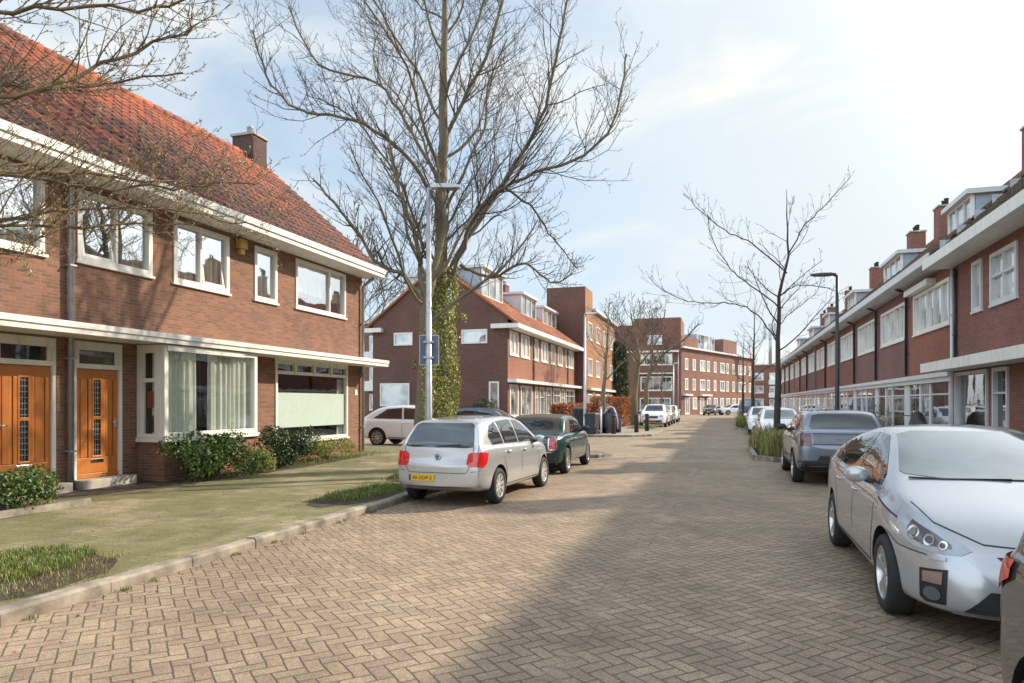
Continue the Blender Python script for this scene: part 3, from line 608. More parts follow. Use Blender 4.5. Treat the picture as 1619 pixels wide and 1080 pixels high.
m = MB(); gh = [(0.4+.0, 1.6,0,0)]
# gable facing the camera is the local u=0 side: real openings are framed on its surface
[m.add([(q,0,0),(q,8.4,0),(q,8.4,6.36),(q,4.2,9.68),(q,0,6.5)], [(0,1,2,3,4)]) for q in (0, L2)]; m.quad((0,8.4,0),(L2,8.4,0),(L2,8.4,6),(0,8.4,6)); m.build('gable_wall', M['brick_gable_shade'], Bk)
def side_window(par, w0, w1, z0, z1, mul=(), pane='pane'):
    e = empty('window', (0, 0, 0)); e.parent = par
    bpy.data.objects.remove(e); m = MB(); fr = .09
    m.box(-.05, .03, w0, w0+fr, z0, z1); m.box(-.05, .03, w1-fr, w1, z0, z1); m.box(-.05, .03, w0+fr, w1-fr, z0, z0+fr); m.box(-.05, .03, w0+fr, w1-fr, z1-fr, z1)
    for q in mul: c = w0+(w1-w0)*q; m.box(-.04, .02, c-.03, c+.03, z0+fr, z1-fr)
    f = m.build('window', M['white'], par); MB().box(-.012, .0-.006, w0+fr, w1-fr, z0+fr, z1-fr).build('pane', M[pane], f); return f
for a, b, c, d in ((1.2,2.75,5.05,5.85),(5.8,7.0,5.05,5.8),(6.0,7.9,1.5,2.85),(.5,1.1,.95,2.9),(3.35,3.8,7.4,8.5)): side_window(Bk, a, b, c, d)
m = MB(); m.box(-.18, L2+.1, -.72, 0, 5.85, 6.1); m.box(-.32, -.0, -.72, .9, 5.85, 6.1); m.box(-.3,-.001,7.7,8.9,5.85,6.1); m.build('gutter', M['white'], Bk)
m = MB(); m.box(-.05, L2, -.55, 0, 2.85, 3.03); m.build('canopy', M['white'], Bk)
m = MB(); m.quad((-.1,-.6,6.08),(L2,-.6,6.08),(L2,4.2,9.72),(-.1,4.2,9.72)); m.quad((-.1,4.2,9.72),(L2,4.2,9.72),(L2,8.9,6.0),(-.1,8.9,6.0)); m.build('roof_deck', M['tile_b2'], Bk)
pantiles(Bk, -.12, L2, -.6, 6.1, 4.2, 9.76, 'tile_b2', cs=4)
m = MB(); k = -.12
while k < L2: m.tube([(k,4.2,9.74),(k+.4,4.2,9.78)], [.12,.14], 8); k += .38
m.build('ridge', M['tile_b2'], Bk)
m = MB()
for s in (0, 1):
    P = [(-.06, -.6, 6.05), (-.06, 4.2, 9.7)] if s == 0 else [(-.06, 4.2, 9.7), (-.06, 9.0, 6.0)]
    m.tube(P, .09, 6)
m.build('verge', M['tile_b2'], Bk)
dormer(Bk, .55, 4.2, 1.7, 7.85, 9.45, 3.9, side='grey_paint'); dormer(Bk, 7.4, 11.0, 1.4, 7.6, 8.95, 3.3, side='white2'); dormer(Bk, 13.0, 17.2, 1.4, 7.6, 8.8, 3.2, side='white2')
d = dormer(Bk, .5, 3.5, 6.9, 7.7, 9.1, 8.2, side='white2'); kk = [q for q in kids(d)]
d.rotation_euler = (0, 0, pi); d.location = (4.0, 12.6 + .6, 0)
for u in (5.2, 15.0): pipe(Bk, u, 3.05, 5.8, mat='darkmetal')
chimney(Bk, 12.2, 4.2, 9.3, 10.4, .9, .6, 'brick_gable_shade', 2)

# three storey building next along (u = y - 54.5)
T3 = empty('apartment_building', (-10.7, 54.5, 0), radians(90), 'three storey orange brick flats with stair tower beside the tiled gabled house', 'building', 'buildings past the side street on the left')
ws = [(u, u+1.9, z, z+1.45) for u in (.9, 4.6, 8.4, 12.1) for z in (1.0, 3.95, 6.95)] + [(3.1,4.0,.2,2.6),(10.7,11.6,.2,2.6)]
m = MB(); wall(m, 0, 15.5, 0, 9.5, ws); m.quad((-.2,-.002,9.5),(3.0,-.002,9.5),(3.0,-.002,11.1),(-.2,-.002,11.1)); m.build('wall', M['brick_orange'], T3)
m = MB(); m.quad((0,0,0),(0,9,0),(0,9,9.5),(0,0,9.5)); m.quad((-.2,0,0),(-.2,3.2,0),(-.2,3.2,11.1),(-.2,0,11.1)); m.quad((3,0,9.5),(3,3.2,9.5),(3,3.2,11.1),(3,0,11.1)); m.quad((-.2,3.2,9.5),(3,3.2,9.5),(3,3.2,11.1),(-.2,3.2,11.1)); m.quad((-.2,0,11.1),(3,0,11.1),(3,3.2,11.1),(-.2,3.2,11.1)); m.quad((15.5,0,0),(15.5,9,0),(15.5,9,9.5),(15.5,0,9.5)); m.quad((0,9,0),(15.5,9,0),(15.5,9,9.5),(0,9,9.5)); m.quad((-.2,0,0),(0,0,0),(0,0,9.5),(-.2,0,9.5)); m.quad((-.2,3.2,0),(0,3.2,0),(0,3.2,9.5),(-.2,3.2,9.5)); m.build('side_wall', M['brick_gable_shade'], T3)  # side brick darkened to stand for shade, front stays orange
m = MB(); m.box(3.02, 15.8, -.3, 9.2, 9.5, 9.72); m.box(-.25,3.02,3.22,9.2,9.5,9.72); m.build('roof', M['white2'], T3)
for h in ws: window(T3, *h, mul=(.33,.66) if h[1]-h[0] > 1 else (), pane='pane_light' if h[2] > 3 else 'pane', proud=.03, fr=.1)
m = MB(); m.box(.6, 15.2, -.35, 0, 2.75, 2.95); m.build('canopy', M['white'], T3)

# far curved corner block
F = empty('apartment_building', (-5.7, 97.7, 0), radians(90-19.8), 'long three storey red brick block closing the view at the far end of the street', 'building')
m = MB(); ws = []
for i in range(11):
    u = 1.2+i*2.75
    for z in (3.9, 6.75): ws.append((u, u+(2.0 if i % 3 == 2 else 1.1), z-.35, z+1.25))
    ws.append((u, u+1.6, .8 if i % 2 else .1, 2.45))
wall(m, 0, 32, 0, 9.35, ws); m.build('wall', M['brick_far'], F)
for i, h in enumerate(ws): window(F, *h, mul=(.5,) if i % 4 else (.33,.66), pane='pane_light' if i % 3 else 'pane', proud=.05, fr=.16)
m = MB(); m.quad((32,0,0),(32,10,0),(32,10,9.35),(32,0,9.35)); m.quad((0,10,0),(32,10,0),(32,10,9.35),(0,10,9.35)); m.quad((0,0,0),(0,10,0),(0,10,9.35),(0,0,9.35)); m.build('side_wall', M['brick_far'], F)
m = MB(); m.box(0.0, 32.3, -.4, 10, 9.35, 9.6); m.build('roof', M['white2'], F)
m = MB(); m.box(1.0, 11.5, 2.2, 9, 9.61, 11.6); m.box(20.5, 27, 1.5, 9, 9.61, 12.2); m.build('penthouse', M['brick_far'], F)
window(F, 11.6, 19.0, 9.7, 12.4, 2.4, mul=(.2,.4,.6,.8), pane='pane', sill=False, mat='white2'); m = MB(); m.box(11.6, 19, 2.55, 8, 9.61, 12.4); m.build('glazed_storey', M['grey_paint'], F)
m = MB(); m.box(6.5, 10.5, -.5, 0, 2.7, 2.95); m.box(.5,3,-.5,0,2.7,2.95); m.build('canopy', M['white'], F)
T = empty('brick_tower_block', (-15.3, 97.5, 0), 0, 'tall brick corner block with square tower behind the leaning street tree', 'building')
ws = [(4.0,8.4,3.4,5.4),(3.9,8.2,.6,2.4),(1.2,2.4,3.6,5.2),(3.6,8.4,7.0,8.6),(.6,2.6,7.0,8.5),(5.0,7.0,9.9,11.2)]
m = MB(); wall(m, 3.0, 9.55, 0, 13.6, ws); wall(m, -1, 3.0, 0, 9.4, []); m.quad((3,0,9.4),(3,8,9.4),(3,8,13.6),(3,0,13.6)); m.quad((9.55,0,0),(9.55,8,0),(9.55,8,13.6),(9.55,0,13.6)); m.quad((-1,0,0),(-1,8,0),(-1,8,9.4),(-1,0,9.4)); m.quad((-1,8,0),(9.55,8,0),(9.55,8,13.6),(-1,8,13.6)); m.quad((3,0,13.6),(9.55,0,13.6),(9.55,8,13.6),(3,8,13.6)); m.build('wall', M['brick_far'], T)
for h in ws: 
    if h[0] >= 3: window(T, *h, mul=(.2,.4,.6,.8) if h[1]-h[0] > 3 else (.5,), pane='pane', proud=.06, fr=.15)
m = MB(); m.box(-1.2, 9.3, -.6, 0, 8.75, 9.0); m.box(3.0,8.6,-.5,0,5.75,5.9); m.build('cornice', M['white'], T)
pipe(T, 9.2, 0, 9, mat='white2')
m = MB(); m.tube([(20,14,9),(20,14,15.5)], .25, 8); 
for k in (-.8, 0, .8): m.box(19.7+k, 20.1+k, 13.6, 14.2, 13.6, 16.2)
mast = empty('phone_mast', (0,0,0)); bpy.data.objects.remove(mast)
pm = m.build('phone_mast', M['zinc'], None, loc=(-12.5, 110, -1)); tag(pm, 'grey mobile phone mast rising behind the far brick block', 'mast')
# pale flats beyond the right row and behind the side street
def pale_flats(loc, rz, wdt, hgt, label, n, fl):
    o = empty('flats', loc, rz, label, 'building'); ws = [(1+i*wdt/n, 1+i*wdt/n+wdt/n*.62, 1.0+k*2.85, 2.6+k*2.85) for i in range(n) for k in range(fl) if 1+i*wdt/n+wdt/n*.62 < wdt]
    m = MB(); wall(m, 0, wdt, 0, hgt, ws); m.quad((0,0,0),(0,9,0),(0,9,hgt),(0,0,hgt)); m.quad((wdt,0,0),(wdt,9,0),(wdt,9,hgt),(wdt,0,hgt)); m.quad((0,9,0),(wdt,9,0),(wdt,9,hgt),(0,9,hgt)); m.build('wall', M['brick_far'], o)
    MB().box(-.3, wdt+.3, -.3, 9.3, hgt, hgt+.3).build('roof', M['white2'], o)
    for h in ws: window(o, *h, mul=(.5,), pane='pane_light', fr=.12, proud=.04)
    for k in range(1, fl):
        for i in range(0, n, 2): MB().box(.8+i*wdt/n, .8+(i+.9)*wdt/n, -1.1, -.003, k*2.85, k*2.85+.95).build('balcony', M['white'], o)
    return o
pale_flats((2, 160, 0), 0, 26, 10, 'pale flats far away beyond the end of the right hand terrace', 8, 3)
pale_flats((-40, 60, 0), 0, 17, 9.5, 'flats with white balconies seen far down the side street beside the corner house', 6, 3)

# ------------------------------------------------------------ right hand terrace (local x runs towards the camera)
def right_unit(kind, L_=5.3):
    o = empty('terrace_house', (0, 0, 0), radians(-90)); wz = [(.75,4.85,4.1,5.5)] if kind != 1 else [(.5,2.0,4.1,5.5),(2.6,4.8,4.1,5.5)]
    m = MB(); wall(m, 0, L_, 2.62, 6.0, wz); m.build('wall', M['brick_right_a'], o); m = MB(); m.quad((0,8.6,0),(L_,8.6,0),(L_,8.6,6),(0,8.6,6)); m.build('back_wall', M['brick_right_a'], o)
    for h in wz: window(o, *h, mul=(.2,.4,.6,.8) if h[1]-h[0] > 3 else (.5,), pane='pane_light', fr=.1, proud=.04)
    # ground floor: white timber front with panes between posts
    m = MB(); m.box(0, L_, -.12, .1, 2.35, 2.6); m.box(0, L_, -.2, -.12, 2.5, 2.64)
    cuts = [(0,.2),(1.5,1.7),(2.7,2.9),(4.75,5.3)] if kind != 1 else [(0,.2),(1.9,2.1),(3.0,3.2),(4.9,5.3)]
    for a, b in cuts: m.box(a, b, -.02, .1, 0, 2.35)
    for (a, b), (c, d) in zip(cuts[:-1], cuts[1:]): m.box(b, c, -.015, .08, 0, .42 if (c-b) < 1.2 or kind else .3); m.box(b, c, -.01, .08, 1.95, 2.0)
    fr = m.build('shopfront', M['white2'], o)
    for i, ((a, b), (c, d)) in enumerate(zip(cuts[:-1], cuts[1:])):
        MB().box(b, c, .012, .02, .3, 2.34).build('pane', M[('pane_dark','pane','pane_dark','pane_dark')[(i+kind) % 4]], fr)
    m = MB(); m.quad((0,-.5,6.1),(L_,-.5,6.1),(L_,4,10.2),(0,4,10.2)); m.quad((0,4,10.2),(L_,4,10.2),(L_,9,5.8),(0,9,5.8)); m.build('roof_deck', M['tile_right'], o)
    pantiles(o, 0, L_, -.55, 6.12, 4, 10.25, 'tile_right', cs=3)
    m = MB(); m.box(0, L_, -.68, .02, 5.9, 6.0); m.box(0, L_, -.72, -.67, 5.92, 6.17); m.build('gutter', M['white2'], o)
    pipe(o, 0.02, 2.7, 5.75, w=-.09, r=.05, top=(0,-.35,.15), mat='zinc' if kind else 'darkmetal')
    return o
proto = [right_unit(0), right_unit(1)]
yb = [23.1 + 5.3*i for i in range(13)]
desc = ['terrace house beside the canopied house, roller box over its window', 'second terrace house beyond the canopied house, plain roof with no dormer', 'third terrace house along, with a grey sided dormer and chimney',
 'fourth terrace house along, brick chimney at its far side', 'fifth terrace house along, behind the black street lamp', 'sixth terrace house along, with two separate upper windows', 'seventh terrace house along the right side', 'eighth terrace house along the right side, near the second planter', 'ninth terrace house along the right side',
 'tenth terrace house, third from the far end of the row', 'eleventh terrace house, last but one of the row', 'last terrace house at the far end of the right row']
chim = {0: 2, 2: 2, 3: 3, 5: 3, 7: 2, 9: 2, 10: 3}; dorm = {0: (.5, 2.9), 2: (.9, 4.3), 4: (1, 3.5), 6: (1, 3.2), 8: (1.2, 4), 10: (1, 3)}
first = {0: 1, 1: 1}
for i in range(12):
    k = 1 if i in (5, 8) else 0; o = proto[k] if first[k] else copy_tree(proto[k]); first[k] = 0
    o.location = (6.5, yb[i]+5.3, 0); tag(o, 'red brick ' + desc[i], 'house', 'brick terrace houses along the right pavement')
for i in range(12):
    for q in kids([q for q in bpy.data.objects if q.get('label') == 'red brick ' + desc[i]][0]):
        if q.name.startswith('wall'):
            q.material_slots[0].link = 'OBJECT'; q.material_slots[0].material = M[('brick_right_b', 'brick_right_c', 'brick_right_a')[(0, 1, 1, 2, 0, 2, 1, 2, 0, 1, 2, 1)[i]]]
    o = [q for q in bpy.data.objects if q.get('category') == 'house' and q['label'] == 'red brick ' + desc[i]][0]
    if i in chim: chimney(o, .5, 3.9, 9.4, 11.3, .9, .75, 'brick_right_a', chim[i], 'darkmetal')
    if i in dorm: a, b = dorm[i]; dormer(o, a, b, 1.15, 7.6, 8.45, 2.3, side='grey_paint')
    if i == 0:
        m = MB(); m.box(.5, 3.4, -.28, -.0, 5.52, 5.72); m.build('roller_box', M['white'], o)
# nearer canopied house on the right, y -6 .. 22.4
R1 = empty('brick_house', (6.3, 22.5, 0), radians(-90), 'dark red brick house with white canopy at the right edge, above the pearl grey hatchback', 'house')
ru = lambda y: 22.5-y
ws = [(ru(20.9),ru(20.2),4.1,5.4),(ru(19.6),ru(18.0),4.1,5.35),(ru(16.5),ru(13.5),4.1,5.35),(ru(11),ru(8.5),4.1,5.35),(ru(22.3),ru(19.8),.55,2.55),(ru(19.45),ru(18.5),.1,2.55),(ru(17.3),ru(16.2),.1,2.5),(ru(15.5),ru(12.5),.55,2.5),(ru(10.5),ru(7.5),.55,2.5)]
m = MB(); wall(m, 0, 29, 0, 5.7, ws); m.build('wall', M['brick_right_a'], R1)
for i, h in enumerate(ws): window(R1, *h, mul=(.5,) if i in (1,2,3,7,8) else (), tra=(.75,) if i in (5,) else ((.55,) if i == 1 else ()), pane=['pane_light','pane_light','pane','pane','glass','pane_dark','pane_dark','pane','pane'][i], fr=.09, proud=.05, sill=i not in (5, 6), mat='white2', curt=None, room=i == 4)
m = MB(); m.box(-.3, 29, -.75, 0, 2.6, 2.78); m.box(-.3, 29, -.78, -.75, 2.58, 2.84); m.build('canopy', M['white'], R1)
m = MB(); m.box(-.25, 29, -.7, 0, 5.6, 5.68); m.box(-.25, 29, -.74, -.7, 5.58, 5.86); m.build('gutter', M['white'], R1)
pipe(R1, .15, 0, 5.5, w=-.09, mat='white2'); pipe(R1, .32, 2.8, 5.5, w=-.06, r=.04, mat='darkmetal')
m = MB(); m.quad((0,-.6,5.8),(29,-.6,5.8),(29,4.4,10.4),(0,4.4,10.4)); m.quad((0,4.4,10.4),(29,4.4,10.4),(29,9.2,5.8),(0,9.2,5.8)); m.build('roof_deck', M['tile_right'], R1)
pantiles(R1, 0, 29, -.65, 5.82, 4.4, 10.45, 'tile_right', cs=3)
m = MB(); 
for u in (0, 29): m.add([(u,0,0),(u,8.6,0),(u,8.6,6.3),(u,4.4,10.36),(u,0,6.3)], [(0,1,2,3,4)])
m.quad((0,8.6,0),(29,8.6,0),(29,8.6,5.7),(0,8.6,5.7)); m.build('gable_wall', M['brick_right_a'], R1)
m = MB()
for i in range(11): z = 6.1+i*.4; m.box(-.03, .0, -.35+i*.435, .1+i*.435, z, z+.3)
m.build('step_flashing', M['zinc'], R1)
chimney(R1, .4, 4.2, 9.6, 11.6, 1.0, .9, 'brick_right_a', 1, 'darkmetal'); chimney(R1, 12, 4.4, 9.6, 11.8, 1.2, .8, 'brick_right_a', 2)
# ------------------------------------------------------------ cars (local: +y forward, centre on the ground)
def interp(tab, y):
    if y <= tab[0][0]: return tab[0][1]
    for (a, p), (b, q) in zip(tab[:-1], tab[1:]):
        if y <= b: t = (y-a)/(b-a); return p+(q-p)*t
    return tab[-1][1]
def tri_patch(name, poly, d, body, mat, par, off=.004, step=.05, thick=.0):
    """piece of body skin inside a 2D outline: outline given as (s, z), looked at along direction d"""
    bv, sx = body; d = Vector(d).normalized(); r = d.cross(Vector((0,0,1))).normalized()
    if abs(d.z) > .9: r = Vector((1,0,0)); up = Vector((0,1,0))
    else: up = Vector((0,0,1))
    # resample outline
    pts = []; n = len(poly)
    for i in range(n):
        a, b = Vector(poly[i]), Vector(poly[(i+1)%n]); k = max(1, int((b-a).length/step))
        for j in range(k): pts.append(a+(b-a)*j/k)
    nb = len(pts); xs = [p.x for p in pts]; ys = [p.y for p in pts]
    def inside(x, y):
        c = False; j = nb-1
        for i in range(nb):
            if (pts[i].y > y) != (pts[j].y > y) and x < (pts[j].x-pts[i].x)*(y-pts[i].y)/(pts[j].y-pts[i].y+1e-12)+pts[i].x: c = not c
            j = i
        return c
    ins = []; x = min(xs)+step*.5
    while x < max(xs):
        y = min(ys)+step*.5
        while y < max(ys):
            if inside(x, y) and min((Vector((x,y))-p).length for p in pts) > step*.45: ins.append(Vector((x,y)))
            y += step
        x += step
    vv, ee, ff, *_ = delaunay_2d_cdt(pts+ins, [(i,(i+1)%nb) for i in range(nb)], [], 1, 1e-5)
    out = []; ok = []
    for v in vv:
        o = r*v.x + up*v.y - d*6; h = bv.ray_cast(o, d)
        if h[0] is None: out.append(None)
        else:
            nn = h[1] if h[1].dot(d) < 0 else -h[1]; out.append(h[0]+nn*off)
    idx = {}; m = MB(); vs = []
    for i, p in enumerate(out):
        if p is not None: idx[i] = len(vs); vs.append(p)
    fs = [[idx[i] for i in f] for f in ff if all(out[i] is not None for i in f)]
    fs = [f for f in fs if max((vs[f[a]]-vs[f[a-1]]).length for a in range(3)) < step*5]
    m.add(vs, fs, 0, True)
    return m.build(name, M[mat] if isinstance(mat, str) else mat, par)
def mirror_poly(p): return [(-a, b) for a, b in p][::-1]
def strip(pts, w=.006):
    """thin closed outline following a 2D polyline"""
    L_, R_ = [], []
    for i, p in enumerate(pts):
        a, b = Vector(pts[max(i-1,0)]), Vector(pts[min(i+1,len(pts)-1)]); t = (b-a).normalized(); n = Vector((-t.y, t.x))*w/2
        L_.append(tuple(Vector(p)+n)); R_.append(tuple(Vector(p)-n))
    return L_+R_[::-1]
wheel_cache = {}
def wheel(par, kind, r, w, loc, side):
    """side = +1 right hand side (outer face towards +x)"""
    key = (kind, r, w)
    if key not in wheel_cache:
        A_ = Matrix.Rotation(pi/2, 4, 'Y'); ri = r*.68 if kind != 'cap' else r*.66
        m = MB(); m.lathe([(ri,-w/2+.01),(ri+.02,-w/2),(r-.03,-w/2),(r-.008,-w/2+.02),(r,-w/2+.045),(r,w/2-.045),(r-.008,w/2-.02),(r-.03,w/2),(ri+.012,w/2),(ri,w/2-.012)], A_, 36)
        ty = m.build('tyre', M['rubber'])
        m = MB(); m.lathe([(ri+.002,w/2-.008),(ri-.012,w/2-.004),(ri-.02,w/2-.03),(ri-.03,-w/2+.02)], A_, 36); m.lathe([(.0,w/2-.03),(.035,w/2-.028),(.045,w/2-.045)], A_, 16)
        ns, sw = {'cap': (9,.026), 'ten': (10,.022), 'five': (5,.042), 'mini': (7,.03)}[kind]
        for i in range(ns):
            a = 2*pi*i/ns; ca, sa = cos(a), sin(a); P = []
            for (rr, hw, x) in ((.02,sw*.9,w/2-.035),(ri*.55,sw*.8,w/2-.022),(ri-.012,sw*1.3,w/2-.012)):
                P.append((rr, hw, x))
            vs = []
            for rr, hw, x in P:
                for s in (-1, 1): vs.append((x, rr*ca - s*hw*sa, rr*sa + s*hw*ca)); vs.append((x-.035, rr*ca - s*hw*sa, rr*sa + s*hw*ca))
            fs = []
            for k in (0, 1): b = 4*k; fs += [(b,b+2,b+6,b+4),(b+1,b+5,b+7,b+3),(b,b+4,b+5,b+1),(b+2,b+3,b+7,b+6)]
            m.add(vs, fs)
            if kind == 'ten': pass
        rim = m.build('rim', M['hubcap' if kind == 'cap' else 'alloy'], bevel=.003)
        m = MB(); m.lathe([(0,-w/2+.03),(ri*.98,-w/2+.03),(ri*.98,w/2-.085),(0,w/2-.085)], A_, 24); hub = m.build('wheel', M['blackp'])
        ty.parent = hub; rim.parent = hub; wheel_cache[key] = hub; o = hub
    else: o = copy_tree(wheel_cache[key])
    o.parent = par; o.location = loc; o.rotation_euler = (random.Random(loc[1]).uniform(0, 1), 0, 0 if side > 0 else pi)
    return o
def car_body(sp):
    L_ = sp['L']/2; ys = sorted(set(sp['ys'])) if 'ys' in sp else None
    base = [-L_, -L_+.05, -L_+.16, -L_+.34]; fr = [L_-.34, L_-.16, L_-.05, L_]
    n = 16; ys = base + [(-L_+.34)+(2*L_-.68)*i/n for i in range(1, n)] + fr
    ys = sorted(ys + [k for k in sp.get('extra', [])])
    vs = []; K = 17; rows = []
    for y in ys:
        zb = interp(sp['bot'], y); zt = interp(sp['top'], y); zs = min(interp(sp['belt'], y), zt-.035); w = interp(sp['w'], y)
        zs = max(zs, zb+.12); zt = max(zt, zs+.03); zm = zb+(zs-zb)*.5; gh = max(0, zt-zs)
        wt = w*.93 - gh*sp.get('tumble', .36)
        h = [(0,zb),(w*.6,zb),(w*.93,zb+.015),(w*.985,zb+.09),(w*1.0,zm),(w*.99,zs-.075),(w*.955,zs-.012),(w*.925,zs+.02),
             (w*.925+(wt-w*.925)*.5, zs+gh*.52),(wt+.005,zt-gh*.12-.012),(wt-.07,zt-gh*.02-.012),(wt*.5,zt-.0),(0,zt+.012)]
        rows.append(h)
    H = len(rows[0]); m = 2*H-2
    for y, h in zip(ys, rows):
        ring = [(x, z) for x, z in h] + [(-x, z) for x, z in h[-2:0:-1]]
        vs += [(x, y, z) for x, z in ring]
    R_ = len(ys); fs = [(i*m+j, i*m+(j+1)%m, (i+1)*m+(j+1)%m, (i+1)*m+j) for i in range(R_-1) for j in range(m)]
    # caps as strips
    for b, fl in ((0, 1), ((R_-1)*m, 0)):
        for j in range(H-1):
            a = [b+j, b+j+1, b+(m-j-1)%m, b+(m-j)%m]
            a = list(dict.fromkeys(a)); fs.append(a if fl else a[::-1])
    me = bpy.data.meshes.new('body'); me.from_pydata(vs, [], fs); bm = bmesh.new(); bm.from_mesh(me); bmesh.ops.recalc_face_normals(bm, faces=bm.faces)
    cl = bm.edges.layers.float.new('crease_edge')
    bm.verts.ensure_lookup_table()
    for e in bm.edges:
        a, b = sorted((e.verts[0].index % m, e.verts[1].index % m)); ia, ib = e.verts[0].index//m, e.verts[1].index//m
        if a == b and a in (6, 7, m-6, m-7): e[cl] = sp.get('crease', .35)
        if a == b and a in (10, m-10): e[cl] = .25
    bm.to_mesh(me); bm.free()
    o = bpy.data.objects.new('body', me); C.objects.link(o)
    s = o.modifiers.new('s', 'SUBSURF'); s.levels = s.render_levels = 2
    return o
def bake(o):
    dg = bpy.context.evaluated_depsgraph_get(); me = bpy.data.meshes.new_from_object(o.evaluated_get(dg)); o.modifiers.clear(); o.data = me; return o
def make_car(sp, loc, rz, label, cat='car', group=None, name='parked_car'):
    root = empty(name, loc, rz, label, cat, group); L_ = sp['L']/2; detail = sp.get('detail', 2)
    body = bake(car_body(sp)); me0 = body.data
    bvv = BVHTree.FromPolygons([v.co.copy() for v in me0.vertices], [tuple(p.vertices) for p in me0.polygons]); BV = (bvv, 1)
    r = sp['r']; wy = (sp['wr'], sp['wf']); hw = interp(sp['w'], 0)
    cut = MB()
    for y in wy:
        for s in (-1, 1):
            x0, x1 = sorted((s*(hw-.34), s*(hw+.3))); k = 28; ra = r+.055
            vs = [(x, y+ra*cos(2*pi*j/k), r+.01+ra*sin(2*pi*j/k)) for x in (x0, x1) for j in range(k)]
            cut.add(vs, [(j,(j+1)%k,(j+1)%k+k,j+k) for j in range(k)]+[tuple(range(k))[::-1], tuple(range(k,2*k))])
    co = cut.build('cut', M['blackp']); bm = bmesh.new(); bm.from_mesh(co.data); bmesh.ops.recalc_face_normals(bm, faces=bm.faces); bm.to_mesh(co.data); bm.free()
    me0.materials.clear(); me0.materials.append(M[sp['paint']]); me0.materials.append(M['blackp'])
    b = body.modifiers.new('b', 'BOOLEAN'); b.object = co; b.solver = 'EXACT'; b.material_mode = 'TRANSFER'
    bpy.context.view_layer.update(); bake(body); bpy.data.objects.remove(co)
    me = body.data
    me.set_sharp_from_angle(angle=radians(50)); me.polygons.foreach_set('use_smooth', [True]*len(me.polygons))
    body.parent = root
    for y in wy:
        for s in (-1, 1): wheel(root, sp['wheel'], r, sp.get('ww', .2), (s*(hw-sp.get('ww',.2)/2-.005), y, r), s)
    F_, B_ = (0,-1,0), (0,1,0); gl = sp.get('glass', 'carglass')
    # side glass, projected from both sides. direction (-1,0,0): r = d x z = (0,1,0) -> s=+y ; for (1,0,0): s=-y
    for nm, poly in sp.get('side', []):
        mt = gl if nm == 'window' else 'blackp' if nm in ('trim', 'pillar', 'cladding') else nm
        nm2 = nm if nm in ('window', 'trim', 'pillar', 'cladding') else 'panel'
        tri_patch(nm2, poly, (-1,0,0), BV, mt, root, off=.004 if nm == 'window' else .002)
        tri_patch(nm2, mirror_poly(poly), (1,0,0), BV, mt, root, off=.004 if nm == 'window' else .002)
    if detail > 1:
        for line in sp.get('lines', []):
            tri_patch('door_gap', strip(line, .013), (-1,0,0), BV, 'seam', root, off=.0025, step=.12)
            tri_patch('door_gap', mirror_poly(strip(line, .013)), (1,0,0), BV, 'seam', root, off=.0025, step=.12)
        for (y, z) in sp.get('handles', []):
            for s in (-1, 1):
                h = bvv.ray_cast(Vector((s*3, y, z)), Vector((-s,0,0)))[0]; x = h.x
                m = MB(); m.tube([(x-s*.004,y-.095,z),(x+s*.028,y-.08,z),(x+s*.03,y,z+.004),(x+s*.028,y+.08,z),(x-s*.004,y+.095,z)], [.01,.014,.015,.014,.01], 8); m.build('door_handle', M[sp.get('handle', sp['paint'])], root)
    # front / rear features: (name, outline(x,z), 'f'/'b', material, offset)
    for nm, poly, d, mt, off in sp.get('faces', []):
        dv = {'f': F_, 'b': B_, 't': (0,0,-1), 'fl': (.8,-1,0), 'fr': (-.8,-1,0), 'bl': (.8,1,0), 'br': (-.8,1,0)}[d]
        tri_patch(nm, poly, dv, BV, gl if mt == 'glass' else mt, root, off=off)
    # mirrors
    if 'mirror' in sp:
        y, z = sp['mirror']
        for s in (-1, 1):
            h = bvv.ray_cast(Vector((s*3, y, z-.02)), Vector((-s,0,0)))[0]; x = h.x if h else s*hw*.9
            k = 12; m = MB(); vs = []; P = [(0,0,.02),(.02,.05,.055),(.03,.10,.07),(.0,.15,.068),(-.03,.2,.045),(-.04,.215,.01)]
            for dy, dx, rr in P:
                for j in range(k): a = 2*pi*j/k; vs.append((x+s*(dx+.03), y+dy*.4+rr*.75*cos(a)*(.8), z+.03+rr*1.05*sin(a)))
            m.add(vs, [(i*k+j, i*k+(j+1)%k, (i+1)*k+(j+1)%k, (i+1)*k+j) for i in range(len(P)-1) for j in range(k)]+[tuple(range((len(P)-1)*k, len(P)*k))], 0, True)
            mo = m.build('wing_mirror', M[sp.get('mirrorpaint', sp['paint'])], root)
            m = MB(); m.tube([(x-s*.03,y,z-.04),(x+s*.06,y-.005,z-.02),(x+s*.1,y-.01,z)], [.03,.025,.02], 8); m.build('mirror_arm', M['blackp'], mo)
    return root, BV
def number_plate(par, x, y, z, yaw, text, w=.52, h=.11, size=.085):
    m = MB(); m.box(-w/2, w/2, -.006, .006, -h/2, h/2); p = m.build('number_plate', M['plate'], par, loc=(x, y, z)); p.rotation_euler = (0, 0, yaw)
    MB().box(-w/2+.003, -w/2+.042, -.008, -.0065, -h/2+.003, h/2-.003).build('plate_band', M['plateblue'], p)
    if text: lettering(p, text, (.018, -.0085, -.031), size, 'ink', .001)
    return p
